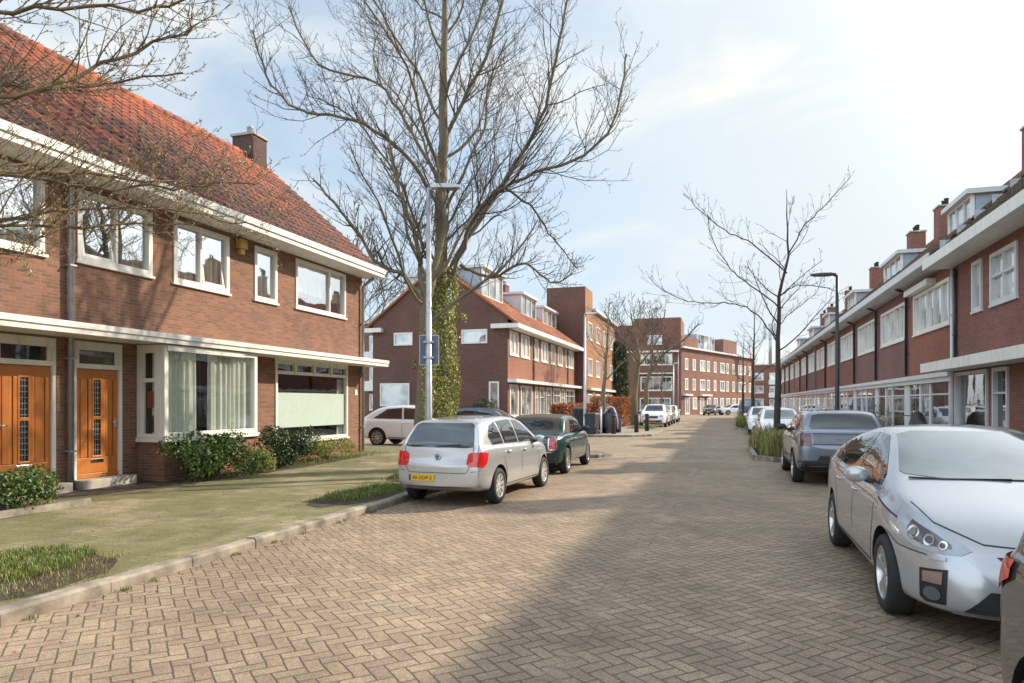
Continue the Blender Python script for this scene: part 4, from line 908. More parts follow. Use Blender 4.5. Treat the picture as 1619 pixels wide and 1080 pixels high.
def lettering(par, text, loc, size, mat, ext=.002, rot=(pi/2, 0, 0), name='lettering', align='CENTER'):
    cu = bpy.data.curves.new('t', 'FONT'); cu.body = text; cu.size = size; cu.extrude = ext; cu.align_x = align; cu.resolution_u = 2
    t = bpy.data.objects.new('t', cu); C.objects.link(t); bpy.context.view_layer.update()
    me = bpy.data.meshes.new_from_object(t.evaluated_get(bpy.context.evaluated_depsgraph_get())); bpy.data.objects.remove(t)
    me.materials.clear(); me.materials.append(M[mat]); o = bpy.data.objects.new(name, me); C.objects.link(o); o.parent = par; o.location = loc; o.rotation_euler = rot; return o
def wiper(par, P): m = MB(); m.tube(P, .008, 5); return m.build('wiper', M['blackp'], par)

M['navy_panel'] = plain('navy_panel', (.06, .075, .11), .2, coat=1)
M['orange_dim'] = light_mat('smoked_amber_lens', (.3, .2, .16))
# --- silver hatchback (rear towards the camera)
polo = dict(L=3.97, r=.30, ww=.195, wr=-1.235, wf=1.235, wheel='cap', paint='silver', glass='carglass', tumble=.34, crease=.4,
  extra=[-1.93,-1.88,-1.5,-1.38,.98,.5],
  bot=[(-1.985,.34),(-1.8,.24),(-1.2,.2),(1.2,.2),(1.7,.22),(1.985,.3)],
  top=[(-1.985,.66),(-1.93,.80),(-1.9,.98),(-1.82,1.1),(-1.66,1.36),(-1.55,1.405),(-1.1,1.45),(-.4,1.475),(.1,1.46),(.45,1.39),(1.05,1.02),(1.2,.97),(1.6,.88),(1.85,.76),(1.95,.62),(1.985,.5)],
  belt=[(-1.985,.62),(-1.93,.77),(-1.85,.97),(-1,.955),(1.0,.9),(1.7,.78),(1.985,.45)],
  w=[(-1.985,.62),(-1.935,.735),(-1.82,.79),(-1.5,.825),(-.5,.84),(.9,.84),(1.4,.815),(1.75,.73),(1.93,.6),(1.985,.48)],
  side=[('window',[(-1.42,1.0),(-1.5,1.14),(-1.3,1.31),(-1.0,1.375),(-.93,1.0)]),('window',[(-.86,1.0),(-.93,1.378),(-.45,1.398),(-.23,1.392),(-.19,.985)]),
        ('window',[(-.11,.983),(-.15,1.39),(.15,1.37),(.4,1.26),(.82,1.0),(.85,.955)]),('cladding',[(-1.0,.205),(-1.0,.235),(.95,.235),(.95,.205)])],
  lines=[[(-.15,1.40),(-.13,.95),(-.15,.5),(-.15,.3)],[(-.95,.98),(-1.02,.75),(-.93,.6),(-.88,.45),(-.88,.3)],[(.87,.93),(.86,.6),(.8,.3)],[(-.88,.3),(.8,.3)]],
  handles=[(-.78,.86),(.02,.845)], mirror=(.66,.98),
  faces=[('rear_window',[(-.62,.985),(-.6,1.1),(-.53,1.33),(-.46,1.36),(.46,1.36),(.53,1.33),(.6,1.1),(.62,.985),(.5,.965),(-.5,.965)],'b','carglass',.005),
         ('windscreen',[(-.6,1.03),(-.5,1.38),(.5,1.38),(.6,1.03)],'f','glass',.004),
         ('hatch_gap',strip([(-.62,.98),(-.62,.8),(-.56,.62),(-.5,.56),(.5,.56),(.56,.62),(.62,.8),(.62,.98)],.01),'b','seam',.003),
         ('bumper_gap',strip([(-.74,.60),(-.6,.585)],.01),'b','seam',.003),('bumper_gap',strip([(.6,.585),(.74,.60)],.01),'b','seam',.003),
         ('bumper_crease',strip([(-.6,.335),(0,.32),(.6,.335)],.012),'b','seam',.002),
         ('headlight',[(-.7,.62),(-.62,.8),(-.36,.72),(-.4,.62)],'f','lens',.004),('headlight',[(.4,.62),(.36,.72),(.62,.8),(.7,.62)],'f','lens',.004),
         ('grille',[(-.34,.63),(-.34,.7),(.34,.7),(.34,.63)],'f','blackp',.003)])
PL, BV = make_car(polo, (-4.38, 12.25, 0), radians(-3.0), 'silver hatchback parked at the left kerb, yellow number plate showing', 'car', 'cars parked along the left kerb')
for s in (-1, 1):
    # taillights wrap round the corner
    poly = [(.0,.66),(-.045,.74),(-.02,.86),(.05,.9),(.26,.9),(.295,.84),(.27,.7),(.23,.66)]
    c0 = .93
    pl = [((x+c0-.58), z) for x, z in poly]
    d = (.35,1,0) if s < 0 else (-.35,1,0)
    rr = Vector(d).normalized().cross(Vector((0,0,1)))
    xs = [(.47,.665),(.445,.72),(.47,.86),(.52,.895),(.74,.9),(.79,.87),(.77,.73),(.73,.665)]
    # project: s coordinate along rr; for d=(∓.35,1): centre the lens at the corner
    k = 1 if rr.x*s > 0 else -1
    off = rr.dot(Vector((s*.70, -1.9, 0))) * 1
    pp = [((off + k*(x-.63)), z) for x, z in xs]
    if k < 0: pp = pp[::-1]
    tri_patch('tail_light', pp, d, BV, 'red', PL, off=.008, step=.03)
number_plate(PL, -.27, -2.0, .475, 0, '00-XDP-5', .46, .105, .088)
m = MB(); Rm = Matrix.Translation((0,-1.945,.815)) @ Matrix.Rotation(pi/2, 4, 'X') @ Matrix.Rotation(radians(-10), 4, 'X')
m.lathe([(.048,-.004),(.05,.006),(.056,.008),(.06,.004),(.06,-.006)], Rm, 24); m.lathe([(0,-.002),(.048,-.002)], Rm, 24, 1)
P0 = lambda x, z: Rm @ Vector((x, z, .006))
for pts in ([(-.03,.042),(-.012,.006),(0,.03),(.012,.006),(.03,.042)], [(-.048,.018),(-.024,-.042),(0,-.006),(.024,-.042),(.048,.018)]):
    m.tube([P0(x, z) for x, z in pts], .0055, 5)
m.build('badge', [M['chrome'], M['darkmetal']], PL)
wiper(PL, [(-.05,-1.93,.99),(.05,-1.92,1.0),(.38,-1.9,1.02)])
m = MB(); m.tube([(0,-1.2,1.45),(0,-1.28,1.5),(0,-1.34,1.58)], [.012,.007,.005], 6); m.build('aerial', M['blackp'], PL)

# --- dark green convertible
mini = dict(L=3.7, r=.31, ww=.2, wr=-1.2, wf=1.3, wheel='mini', paint='green', glass='carglass', tumble=.2, crease=.5,
  extra=[-1.1,-1.0,.55,.75],
  bot=[(-1.85,.3),(-1.6,.22),(1.6,.22),(1.85,.3)],
  top=[(-1.85,.6),(-1.82,.85),(-1.72,.93),(-1.35,.97),(-1.18,1.2),(-1.0,1.34),(-.6,1.41),(.1,1.40),(.35,1.36),(.72,1.06),(.85,.98),(1.5,.93),(1.75,.82),(1.85,.5)],
  belt=[(-1.85,.55),(-1.8,.83),(-1.3,.93),(.9,.92),(1.6,.86),(1.85,.45)],
  w=[(-1.85,.6),(-1.78,.72),(-1.5,.80),(-1.0,.835),(1.2,.835),(1.6,.78),(1.8,.62),(1.85,.5)],
  side=[('fabric',[(-1.3,.97),(-1.15,1.22),(-.98,1.33),(-.6,1.395),(.1,1.39),(.3,1.35),(.32,1.31),(-.55,1.32),(-.78,.96)]),('window',[(-.76,.965),(-.56,1.3),(.0,1.31),(.3,1.29),(.66,1.0),(.68,.96)])],
  lines=[[(-.6,.95),(-.58,.5),(-.5,.3)],[(.66,.93),(.66,.6),(.6,.3)]], handles=[(-.42,.82)], mirror=(.52,1.0), mirrorpaint='darkmetal', handle='chrome',
  faces=[('soft_top',[(-.62,.99),(-.6,1.2),(-.5,1.36),(.5,1.36),(.6,1.2),(.62,.99)],'b','fabric',.004),('rear_window',[(-.47,1.06),(-.43,1.23),(-.33,1.265),(.33,1.265),(.43,1.23),(.47,1.06)],'b','glass',.009),
         ('roof_fabric',[(-.56,-1.05),(-.56,.3),(.56,.3),(.56,-1.05)],'t','fabric',.006),
         ('tail_light',[(.5,.63),(.49,.84),(.53,.875),(.62,.875),(.65,.83),(.67,.64),(.64,.61),(.53,.61)],'b','red',.008),('tail_light',[(-.64,.61),(-.67,.64),(-.65,.83),(-.62,.875),(-.53,.875),(-.49,.84),(-.5,.63),(-.53,.61)],'b','red',.008),
         ('rear_bumper',[(-.7,.32),(-.74,.52),(.74,.52),(.7,.32)],'b','blackp',.003),('lamp_surround',[(.475,.6),(.465,.86),(.52,.9),(.635,.9),(.675,.84),(.695,.62),(.65,.585),(.51,.585)],'b','chrome',.005),('lamp_surround',[(-.65,.585),(-.695,.62),(-.675,.84),(-.635,.9),(-.52,.9),(-.465,.86),(-.475,.6),(-.51,.585)],'b','chrome',.005),('bumper_trim',strip([(-.55,.54),(.55,.54)],.025),'b','chrome',.006),('boot_gap',strip([(-.46,.9),(-.46,.6),(.46,.6),(.46,.9)],.01),'b','seam',.003),
         ('windscreen',[(-.6,1.03),(-.54,1.36),(.54,1.36),(.6,1.03)],'f','glass',.004),
         ('headlight',[(.42,.7),(.42,.82),(.6,.84),(.66,.7)],'f','lens',.004),('headlight',[(-.66,.7),(-.6,.84),(-.42,.82),(-.42,.7)],'f','lens',.004),('grille',[(-.3,.5),(-.36,.75),(.36,.75),(.3,.5)],'f','blackp',.003)])
MN, BV = make_car(mini, (-4.42, 17.35, 0), radians(0), 'dark green convertible with black fabric roof parked ahead of the silver hatchback', 'car', 'cars parked along the left kerb')
lettering(MN, 'MINI', (-.2, -1.86, .72), .07, 'chrome', .002)

# --- pearl grey liftback facing the camera (right)
prius = dict(L=4.46, r=.315, ww=.2, wr=-1.33, wf=1.37, wheel='five', paint='pearl', glass='carglass', tumble=.42, crease=.3,
  extra=[.62,.8,1.0,-1.9],
  bot=[(-2.23,.32),(-2,.22),(1.8,.19),(2.1,.19),(2.23,.24)],
  top=[(-2.23,.7),(-2.17,1.0),(-2.05,1.08),(-1.5,1.25),(-1.0,1.38),(-.4,1.475),(-.05,1.49),(.25,1.465),(.6,1.34),(1.15,1.085),(1.3,1.03),(1.75,.915),(2.0,.79),(2.13,.66),(2.2,.55),(2.23,.42)],
  belt=[(-2.23,.65),(-2.15,.97),(-1.7,1.04),(-1,1.01),(.2,.95),(1.1,.93),(1.6,.82),(1.95,.69),(2.15,.5),(2.23,.38)],
  w=[(-2.23,.62),(-2.15,.76),(-1.9,.83),(-1.3,.87),(.9,.872),(1.4,.87),(1.75,.83),(1.98,.73),(2.13,.58),(2.2,.45),(2.23,.36)],
  side=[('window',[(-1.52,1.06),(-1.42,1.14),(-1.12,1.25),(-.98,1.285),(-.94,1.04)]),('window',[(-.9,1.035),(-.94,1.295),(-.4,1.395),(-.02,1.41),(0,1.0)]),('window',[(.06,.995),(.05,1.41),(.3,1.39),(.62,1.26),(.98,1.08),(1.0,.985)]),
        ('side_skirt_x' if 0 else 'cladding',[(-.95,.2),(-.95,.22),(.95,.22),(.95,.2)])],
  lines=[[(.03,1.42),(.06,.9),(.02,.5),(.02,.32)],[(-.98,1.28),(-1.05,.98),(-1.0,.8),(-.92,.6),(-.88,.32)],[(1.02,.97),(1.02,.7),(.93,.4),(.9,.32)],[(-.88,.32),(.9,.32)],[(1.1,.9),(1.75,.78)]],
  handles=[(-.72,.875),(.2,.865)], mirror=(.7,1.02),
  faces=[('windscreen',[(-.63,1.10),(-.66,1.12),(-.53,1.405),(-.4,1.435),(.4,1.435),(.53,1.405),(.66,1.12),(.63,1.10),(.35,1.075),(-.35,1.075)],'f','carglass_bright',.004),
         ('rear_window',[(-.55,1.12),(-.5,1.35),(.5,1.35),(.55,1.12)],'b','glass',.004),
         ('grille',[(-.27,.605),(-.3,.635),(.3,.635),(.27,.605),(.2,.59),(-.2,.59)],'f','blackp',.004),
         ('lower_grille',[(-.5,.25),(-.36,.41),(.36,.41),(.5,.25)],'f','blackp',.004),
         ('lower_lip',strip([(-.55,.235),(.55,.235)],.02),'f','pearl',.01),
         ('bonnet_gap',strip([(-.7,.93),(-.62,.82),(-.36,.705),(0,.685),(.36,.705),(.62,.82),(.7,.93)],.009),'f','seam',.003)])
PR, BV = make_car(prius, (2.09, 7.6, 0), pi, 'pearl grey liftback facing the camera, nearest whole car on the right', 'car', 'cars parked along the right kerb')
def corner_patch(par, BV, name, s, pts, k, cx, cy, mat, off, front=1, step=.03):
    """outline (across, z) about a corner point; k = sideways lean of the view direction"""
    d = Vector((-s*k, -front, 0)).normalized(); rr = d.cross(Vector((0,0,1))).normalized(); o = rr.dot(Vector((s*cx, front*cy, 0))); sg = 1 if rr.x*s > 0 else -1
    pp = [(o+sg*x, z) for x, z in pts]
    return tri_patch(name, pp, d, BV, mat, par, off=off, step=step)
for s in (-1, 1):
    hl = [(-.26,.625),(-.31,.66),(-.25,.70),(-.1,.78),(.1,.86),(.33,.93),(.30,.83),(.2,.70),(.08,.645),(-.1,.62)]
    corner_patch(PR, BV, 'headlight', s, hl, .9, .70, 1.93, 'lens', .006); corner_patch(PR, BV, 'headlight_inner', s, [(-.2,.66),(-.19,.69),(-.06,.755),(.13,.82),(.16,.76),(.1,.69),(0,.665)], .9, .70, 1.93, 'lensdark', .009)
    for x, z, rr_ in ((.09,.735,.05),(-.04,.70,.042),(-.14,.675,.032)):
        corner_patch(PR, BV, 'headlight_lamp', s, [(x+rr_*cos(a*pi/6), z+rr_*sin(a*pi/6)) for a in range(12)], .9, .70, 1.93, 'chrome', .012, step=.03)
        corner_patch(PR, BV, 'headlight_lamp', s, [(x+rr_*.6*cos(a*pi/6), z+rr_*.6*sin(a*pi/6)) for a in range(12)], .9, .70, 1.93, 'lensdark', .016, step=.03)
    corner_patch(PR, BV, 'fog_light_housing', s, [(-.09,.27),(-.1,.52),(.09,.50),(.09,.29),(.05,.26)], .45, .66, 2.02, 'blackp', .005)
    corner_patch(PR, BV, 'fog_light', s, [(.06*cos(a*pi/6), .335+.05*sin(a*pi/6)) for a in range(12)], .45, .66, 2.02, 'lensdark', .012)
    corner_patch(PR, BV, 'indicator', s, [(-.065,.41),(-.07,.5),(.065,.485),(.065,.41)], .45, .66, 2.02, 'orange_dim', .012)
    corner_patch(PR, BV, 'washer_cover', s, [(-.045,.575),(-.045,.60),(.045,.60),(.045,.575)], .45, .62, 2.03, 'pearl', .012)
    corner_patch(PR, BV, 'bumper_gap', s, strip([(-.2,.60),(.1,.62),(.3,.69)],.008), 1.6, .78, 1.8, 'seam', .003)
wiper(PR, [(.62,1.17,1.08),(.35,1.2,1.075),(-.1,1.215,1.085)]); wiper(PR, [(-.05,1.21,1.08),(-.4,1.19,1.08),(-.62,1.13,1.11)])
number_plate(PR, 0, 2.23, .47, pi, '', .5, .11)
m = MB(); m.box(.885,.89,.98,1.08,.79,.815); m.build('side_badge', M['chrome'], PR)

# --- slate grey electric car (right, rear showing)
vol = dict(L=4.23, r=.345, ww=.22, wr=-1.32, wf=1.33, wheel='ten', paint='volvo', glass='carglass', tumble=.36, crease=.5,
  extra=[-2.0,-1.95,-1.6,.75],
  bot=[(-2.115,.42),(-1.95,.28),(1.9,.25),(2.115,.32)],
  top=[(-2.115,.75),(-2.09,.98),(-2.03,1.13),(-1.93,1.3),(-1.8,1.47),(-1.6,1.53),(-.5,1.555),(.1,1.53),(.4,1.45),(.95,1.13),(1.1,1.05),(1.7,.98),(2.0,.88),(2.09,.7),(2.115,.55)],
  belt=[(-2.115,.72),(-2.08,.95),(-1.95,1.08),(-1,1.08),(1,1.0),(1.8,.92),(2.115,.5)],
  w=[(-2.115,.74),(-2.06,.81),(-1.9,.87),(-1.3,.91),(1.3,.91),(1.8,.84),(2.05,.7),(2.115,.6)],
  side=[('window',[(-1.45,1.13),(-1.5,1.27),(-1.2,1.40),(-.93,1.445),(-.86,1.1)]),('window',[(-.8,1.1),(-.86,1.45),(-.1,1.47),(-.05,1.07)]),('window',[(.02,1.07),(-.03,1.47),(.2,1.45),(.45,1.33),(.85,1.08),(.86,1.03)]),
        ('cladding',[(-1.0,.25),(-1.0,.42),(.95,.4),(.95,.25)])],
  lines=[[(-.02,1.48),(0,1.0),(-.02,.45)],[(-.85,1.1),(-1.0,.85),(-.9,.45)],[(.9,1.0),(.9,.45)]], handles=[(-.75,.96),(.15,.94)], mirror=(.6,1.1), mirrorpaint='blackp',
  faces=[('rear_window',[(-.6,1.17),(-.64,1.22),(-.56,1.44),(-.4,1.475),(.4,1.475),(.56,1.44),(.64,1.22),(.6,1.17)],'b','glass',.004),('tailgate_panel',[(-.56,.84),(-.58,1.08),(.58,1.08),(.56,.84)],'b','navy_panel',.004),('tailgate_line',strip([(-.58,.85),(.58,.85)],.02),'b','blackp',.007),('tailgate_line',strip([(-.58,1.07),(.58,1.07)],.02),'b','blackp',.007),
         ('tail_light',[(.58,.8),(.6,1.08),(.8,1.08),(.8,.82)],'b','darkred',.008),('tail_light',[(-.8,.82),(-.8,1.08),(-.6,1.08),(-.58,.8)],'b','darkred',.008),
         ('light_bar',strip([(-.78,1.125),(.78,1.125)],.03),'b','lens',.006),
         ('rear_cladding',[(-.8,.3),(-.85,.52),(-.5,.52),(-.44,.62),(.44,.62),(.5,.52),(.85,.52),(.8,.3)],'b','blackp',.004),
         ('windscreen',[(-.64,1.12),(-.55,1.45),(.55,1.45),(.64,1.12)],'f','glass',.004),('headlight',[(.5,.78),(.5,.88),(.74,.9),(.74,.78)],'f','lens',.004),('headlight',[(-.74,.78),(-.74,.9),(-.5,.88),(-.5,.78)],'f','lens',.004)])
VO, BV = make_car(vol, (2.3, 17.2, 0), 0, 'slate grey crossover with dark tailgate panel parked beyond the pearl grey liftback', 'car', 'cars parked along the right kerb')
lettering(VO, 'V O L V O', (0, -2.105, .95), .06, 'chrome', .002)
number_plate(VO, 0, -2.12, .56, 0, '', .5, .11)

# --- dark grey car at the right edge
edge = dict(L=4.3, r=.34, ww=.21, wr=-1.4, wf=1.25, wheel='five', paint='grey_car', glass='carglass', tumble=.3, crease=.3, extra=[-2.05,-1.9],
  bot=[(-2.15,.4),(-1.95,.3),(1.9,.25),(2.15,.32)],
  top=[(-2.15,.75),(-2.12,1.0),(-2.02,1.12),(-1.8,1.45),(-1.6,1.55),(0,1.6),(.4,1.5),(1.0,1.12),(1.8,.98),(2.1,.8),(2.15,.55)],
  belt=[(-2.15,.7),(-2.1,.98),(-1.9,1.05),(1,1.0),(1.8,.9),(2.15,.5)],
  w=[(-2.15,.7),(-2.08,.8),(-1.9,.87),(-1.4,.90),(1.4,.90),(1.85,.82),(2.15,.6)],
  side=[('window',[(-1.5,1.1),(-1.55,1.25),(-1.2,1.42),(-.9,1.46),(-.85,1.08)]),('window',[(-.78,1.08),(-.84,1.47),(-.1,1.5),(-.05,1.06)]),('window',[(.02,1.06),(-.03,1.5),(.3,1.44),(.9,1.08),(.9,1.03)])],
  lines=[[(-.02,1.5),(0,1.0),(-.02,.4)],[(-.88,1.08),(-1.0,.85),(-.9,.4)]], handles=[(-.75,.95),(.15,.94)], mirror=(.6,1.1),
  faces=[('rear_window',[(-.6,1.16),(-.52,1.46),(.52,1.46),(.6,1.16)],'b','glass',.004),('windscreen',[(-.6,1.16),(-.52,1.46),(.52,1.46),(.6,1.16)],'f','glass',.004),
         ('headlight',[(.5,.78),(.5,.9),(.74,.92),(.74,.78)],'f','lens',.004),('headlight',[(-.74,.78),(-.74,.92),(-.5,.9),(-.5,.78)],'f','lens',.004)])
ED, BV = make_car(edge, (2.02, 1.6, 0), pi, 'dark grey car at the right edge with only its rear corner in view', 'car', 'cars parked along the right kerb')
for s in (-1, 1): corner_patch(ED, BV, 'tail_light', s, [(-.12,.86),(-.13,.97),(-.03,1.02),(.2,1.03),(.22,.96),(.08,.86)], .8, .76, 2.0, 'red', .014, front=-1)
number_plate(ED, 0, -2.16, .6, 0, '', .5, .11)

# --- simpler cars further off
def generic(paint, L_=4.3, H_=1.5, W_=.88, glass='carglass', suv=False, wheel_='ten', van=False, black_front=True):
    h = L_/2; b = H_*.64
    if van: top = [(-h,.9),(-h+.06,H_-.1),(-h+.2,H_),(h-1.5,H_),(h-1.2,H_-.08),(h-.75,1.15),(h-.2,1.0),(h-.05,.8),(h,.55)]
    else: top = [(-h,.7),(-h+.05,b+.02),(-h+.16,b+.1),(-h+.72,H_-.12),(-h+1.15,H_-.02),(-.2,H_),(h-1.75,H_-.05),(h-1.15,b+.12),(h-1.0,b+.06),(h-.35,b-.06),(h-.08,b-.25),(h,.5)]
    zr = H_-.12
    sp = dict(L=L_, r=.34 if suv else .32, ww=.2, wr=-h+.82, wf=h-.86, wheel=wheel_, paint=paint, glass=glass, tumble=.3, crease=.35, detail=2,
      bot=[(-h,.38),(-h+.2,.27),(h-.2,.25),(h,.32)], top=top, belt=[(-h,.66),(-h+.07,b),(h-1,b-.05),(h-.3,b-.14),(h,.45)],
      w=[(-h,W_*.78),(-h+.1,W_*.9),(-h+.4,W_),(h-.6,W_),(h-.25,W_*.88),(h-.06,W_*.7),(h,W_*.6)],
      side=[('window',[(-.2,b+.03),(-.25,zr),(h-1.85,zr-.03),(h-1.25,b+.06),(h-1.22,b)]),('window',[(-h+.62,b+.05),(-h+.72,b+.12),(-h+1.2,zr-.04),(-.33,zr),(-.28,b+.03)]),('cladding',[(-h+1.3,.26),(-h+1.3,.36),(h-1.3,.34),(h-1.3,.26)])],
      lines=[[(-.26,zr),(-.24,.4)],[(h-1.2,b-.02),(h-1.25,.4)]], handles=[(-.1,b-.12)], mirror=(h-1.55,b+.06), mirrorpaint=paint,
      faces=[('windscreen',[(-.64,b+.08),(-.54,H_-.09),(.54,H_-.09),(.64,b+.08)],'f','glass',.004),('rear_window',[(-.58,b+.1),(-.5,H_-.12),(.5,H_-.12),(.58,b+.1)],'b','glass',.004),
         ('headlight',[(W_*.48,b-.32),(W_*.46,b-.22),(W_*.72,b-.18),(W_*.76,b-.3)],'f','lens',.004),('headlight',[(-W_*.76,b-.3),(-W_*.72,b-.18),(-W_*.46,b-.22),(-W_*.48,b-.32)],'f','lens',.004),
         ('grille',[(-.36,b-.42),(-.38,b-.25),(.38,b-.25),(.36,b-.42)],'f','blackp',.003),('lower_grille',[(-.66,.34),(-.6,.5),(.6,.5),(.66,.34)],'f','blackp',.003),
         ('tail_light',[(W_*.55,b-.25),(W_*.57,b-.05),(W_*.78,b-.05),(W_*.78,b-.25)],'b','red',.004),('tail_light',[(-W_*.78,b-.25),(-W_*.78,b-.05),(-W_*.57,b-.05),(-W_*.55,b-.25)],'b','red',.004)])
    return sp
def far_car(sp, loc, rz, label, group=None, cat='car', plate=True):
    o, BV = make_car(sp, loc, rz, label, cat, group)
    if plate: number_plate(o, 0, sp['L']/2+.005, .5, pi, '', .5, .11)
    return o
gl_, gr_ = 'cars parked along the left kerb', 'cars parked along the right kerb'
far_car(generic('white_car', 4.3, 1.62, suv=True), (-11.7, 24.9, 0), radians(-90), 'white crossover parked in the side street behind the corner house and tree trunk')
far_car(generic('blue_car', 4.4, 1.5), (-10.3, 29.2, 0), radians(-90), 'dark blue car parked in the side street in front of the brick gable')
far_car(generic('white_car', 4.7, 1.62, .94, suv=True), (-4.75, 50.4, 0), pi, 'white sport utility car facing the camera behind the bollards', gl_)
far_car(generic('silver', 4.4, 1.5), (-4.75, 56.6, 0), pi, 'silver car second behind the bollards on the left kerb', gl_)
far_car(generic('white_car', 4.2, 1.5), (-4.7, 62.4, 0), pi, 'pale car farthest in the row parked on the left kerb', gl_)
far_car(generic('white_car', 4.4, 1.5, glass='carglass_bright'), (2.2, 31.2, 0), pi, 'white car facing the camera right behind the near right street tree', gr_)
far_car(generic('white_car', 4.2, 1.52), (2.05, 39.9, 0), pi, 'small white car with dark front beside the second planter', gr_)
far_car(generic('black_car', 4.4, 1.48), (-1.6, 98, 0), radians(168), 'black car standing at the far bend of the road')
far_car(generic('white_car', 4.3, 1.5), (1.2, 100, 0), radians(120), 'white car crossing at the far bend beside the black car')
far_car(generic('blue_car', 5.2, 2.1, .95, van=True, glass='carglass_bright', suv=True), (2.1, 64, 0), pi, 'tall blue and white van parked beyond the second planter', gr_, 'van')
# ------------------------------------------------------------ trees
TIPS = []
def rv(R, s=1): return Vector((R.gauss(0, s), R.gauss(0, s), R.gauss(0, s)))
def grow(mbs, R, p, d, ln, r, lv, maxlv, up=.25, wob=.13, kids_=(6, 7, 5), minr=.004, spread=.9, taper=.35, ratio=.55, path=None, start=.25):
    n = max(3, int(ln/.28)) if lv < 2 else max(3, min(6, int(ln/.16)))
    if path: P = path; n = len(P)-1; ln = sum((P[i+1]-P[i]).length for i in range(n))
    else:
        P = [p.copy()]; d = d.normalized()
        for i in range(n):
            d = (d + rv(R, wob) + Vector((0, 0, up*(1.2-abs(d.z))*(.5 if lv else .15)))).normalized(); p = p + d*(ln/n); P.append(p.copy())
    Rr = [max(minr, r*(1-(1-taper)*(i/n)**.9)) for i in range(n+1)]
    if lv >= 2: Rr[-1] = minr*.6
    mbs[0 if lv <= 1 and r > .03 else 1].tube(P, Rr, (10, 7, 4, 3, 3)[min(lv, 4)], cap=False)
    if lv >= 2: TIPS.append(P[-1].copy())
    if lv >= maxlv: return
    nk = kids_[min(lv, len(kids_)-1)]; nk = max(2, int(nk*max(.5, min(1.4, ln/(2.2 if lv else ln))))) if lv else nk
    for k in range(nk):
        t = start + (1-start)*(k+R.random())/nk; t = min(t, .98); i = min(n-1, int(t*n)); f = t*n-i; q = P[i].lerp(P[i+1], f); ax = (P[i+1]-P[i]).normalized()
        o = ax.orthogonal().normalized(); o.rotate(Matrix.Rotation(R.uniform(0, 2*pi), 3, ax))
        dd = (ax*R.uniform(.5, .9) + o*spread*R.uniform(.6, 1.1) + Vector((0, 0, .18))).normalized()
        rl = Rr[i]*(R.uniform(.36, .58) if lv > 1 else R.uniform(.3, .5))
        grow(mbs, R, q, dd, ln*ratio*R.uniform(.55, 1.1)*(1.15-.55*t), rl, lv+1, maxlv, up, wob*1.15, kids_, minr, spread, taper*.8, ratio, start=.15)
def tree(name, loc, seed, label, trunk, r0, limbs, maxlv=4, kids_=(8, 7, 6, 4), minr=.004, bark_='bark', twig='twig', group=None, extra=(), up=.25, lim=(.35, .95), limlen=3.5, elev=(.4, 1.0), ratio=.5, flare=1.5):
    root = empty(name, loc, 0, label, 'tree', group); R = random.Random(seed); A_, B_ = MB(), MB()
    P = [Vector(p) for p in trunk]
    # densify the trunk
    Q = []
    for a, b in zip(P[:-1], P[1:]):
        k = max(1, int((b-a).length/.4))
        for j in range(k): Q.append(a.lerp(b, j/k)+Vector((R.gauss(0, .012), R.gauss(0, .012), 0)))
    Q.append(P[-1]); n = len(Q)-1; Rr = [r0*(1-.95*(i/n)**1.05)*(1+(flare-1)*max(0, 1-Q[i].z/.7)**2) for i in range(n+1)]
    A_.tube(Q, Rr, 14, cap=False)
    T = sum((Q[i+1]-Q[i]).length for i in range(n))
    for k in range(limbs):
        t = lim[0]+(lim[1]-lim[0])*(k+R.random()*.6)/limbs; i = min(n-1, int(t*n)); q = Q[i]; a = k*2.4+R.uniform(-.4, .4); e = R.uniform(*elev)
        grow((A_, B_), R, q.copy(), Vector((cos(a)*cos(e), sin(a)*cos(e), sin(e))), limlen*(1.25-.8*(t-lim[0])/(lim[1]-lim[0]+.01))*R.uniform(.8, 1.15), Rr[i]*R.uniform(.26, .42), 1, maxlv, up, .12, kids_, minr, ratio=ratio)
    for path, rr in extra:
        path = [Vector(p) for p in path]; F_ = []
        for i in range(len(path)-1):      # Catmull-Rom smoothing
            p0, p1, p2, p3 = path[max(i-1,0)], path[i], path[i+1], path[min(i+2,len(path)-1)]
            for j in range(5):
                t = j/5; F_.append(.5*((2*p1)+(p2-p0)*t+(2*p0-5*p1+4*p2-p3)*t*t+(3*p1-p0-3*p2+p3)*t**3)+rv(R, .02))
        F_.append(path[-1])
        grow((A_, B_), R, None, None, 0, rr, 1, maxlv, up, .13, (kids_[0], kids_[1]*2, *kids_[2:]), minr, path=F_, ratio=ratio*.62, start=.2)
    A_.build('trunk', M[bark_], root); B_.build('crown', M[twig], root)
    return root
ca, sa = cos(radians(17.27)), sin(radians(17.27))
RT = lambda r, z, dpt=0: (r*ca - dpt*sa, r*sa + dpt*ca, z)     # r metres to the right, z up
def leafmesh(mb, R, p, size, nrm=None):
    a = rv(R).normalized() if nrm is None else (nrm + rv(R, .5)).normalized(); u = a.orthogonal().normalized(); u.rotate(Matrix.Rotation(R.uniform(0, 6.28), 3, a)); v = a.cross(u)
    s = size*R.uniform(.6, 1.2); t = p+u*s
    mb.add([p, p+u*s*.5+v*s*.33+a*s*.08, t, p+u*s*.5-v*s*.33+a*s*.08], [(0,1,2,3)])
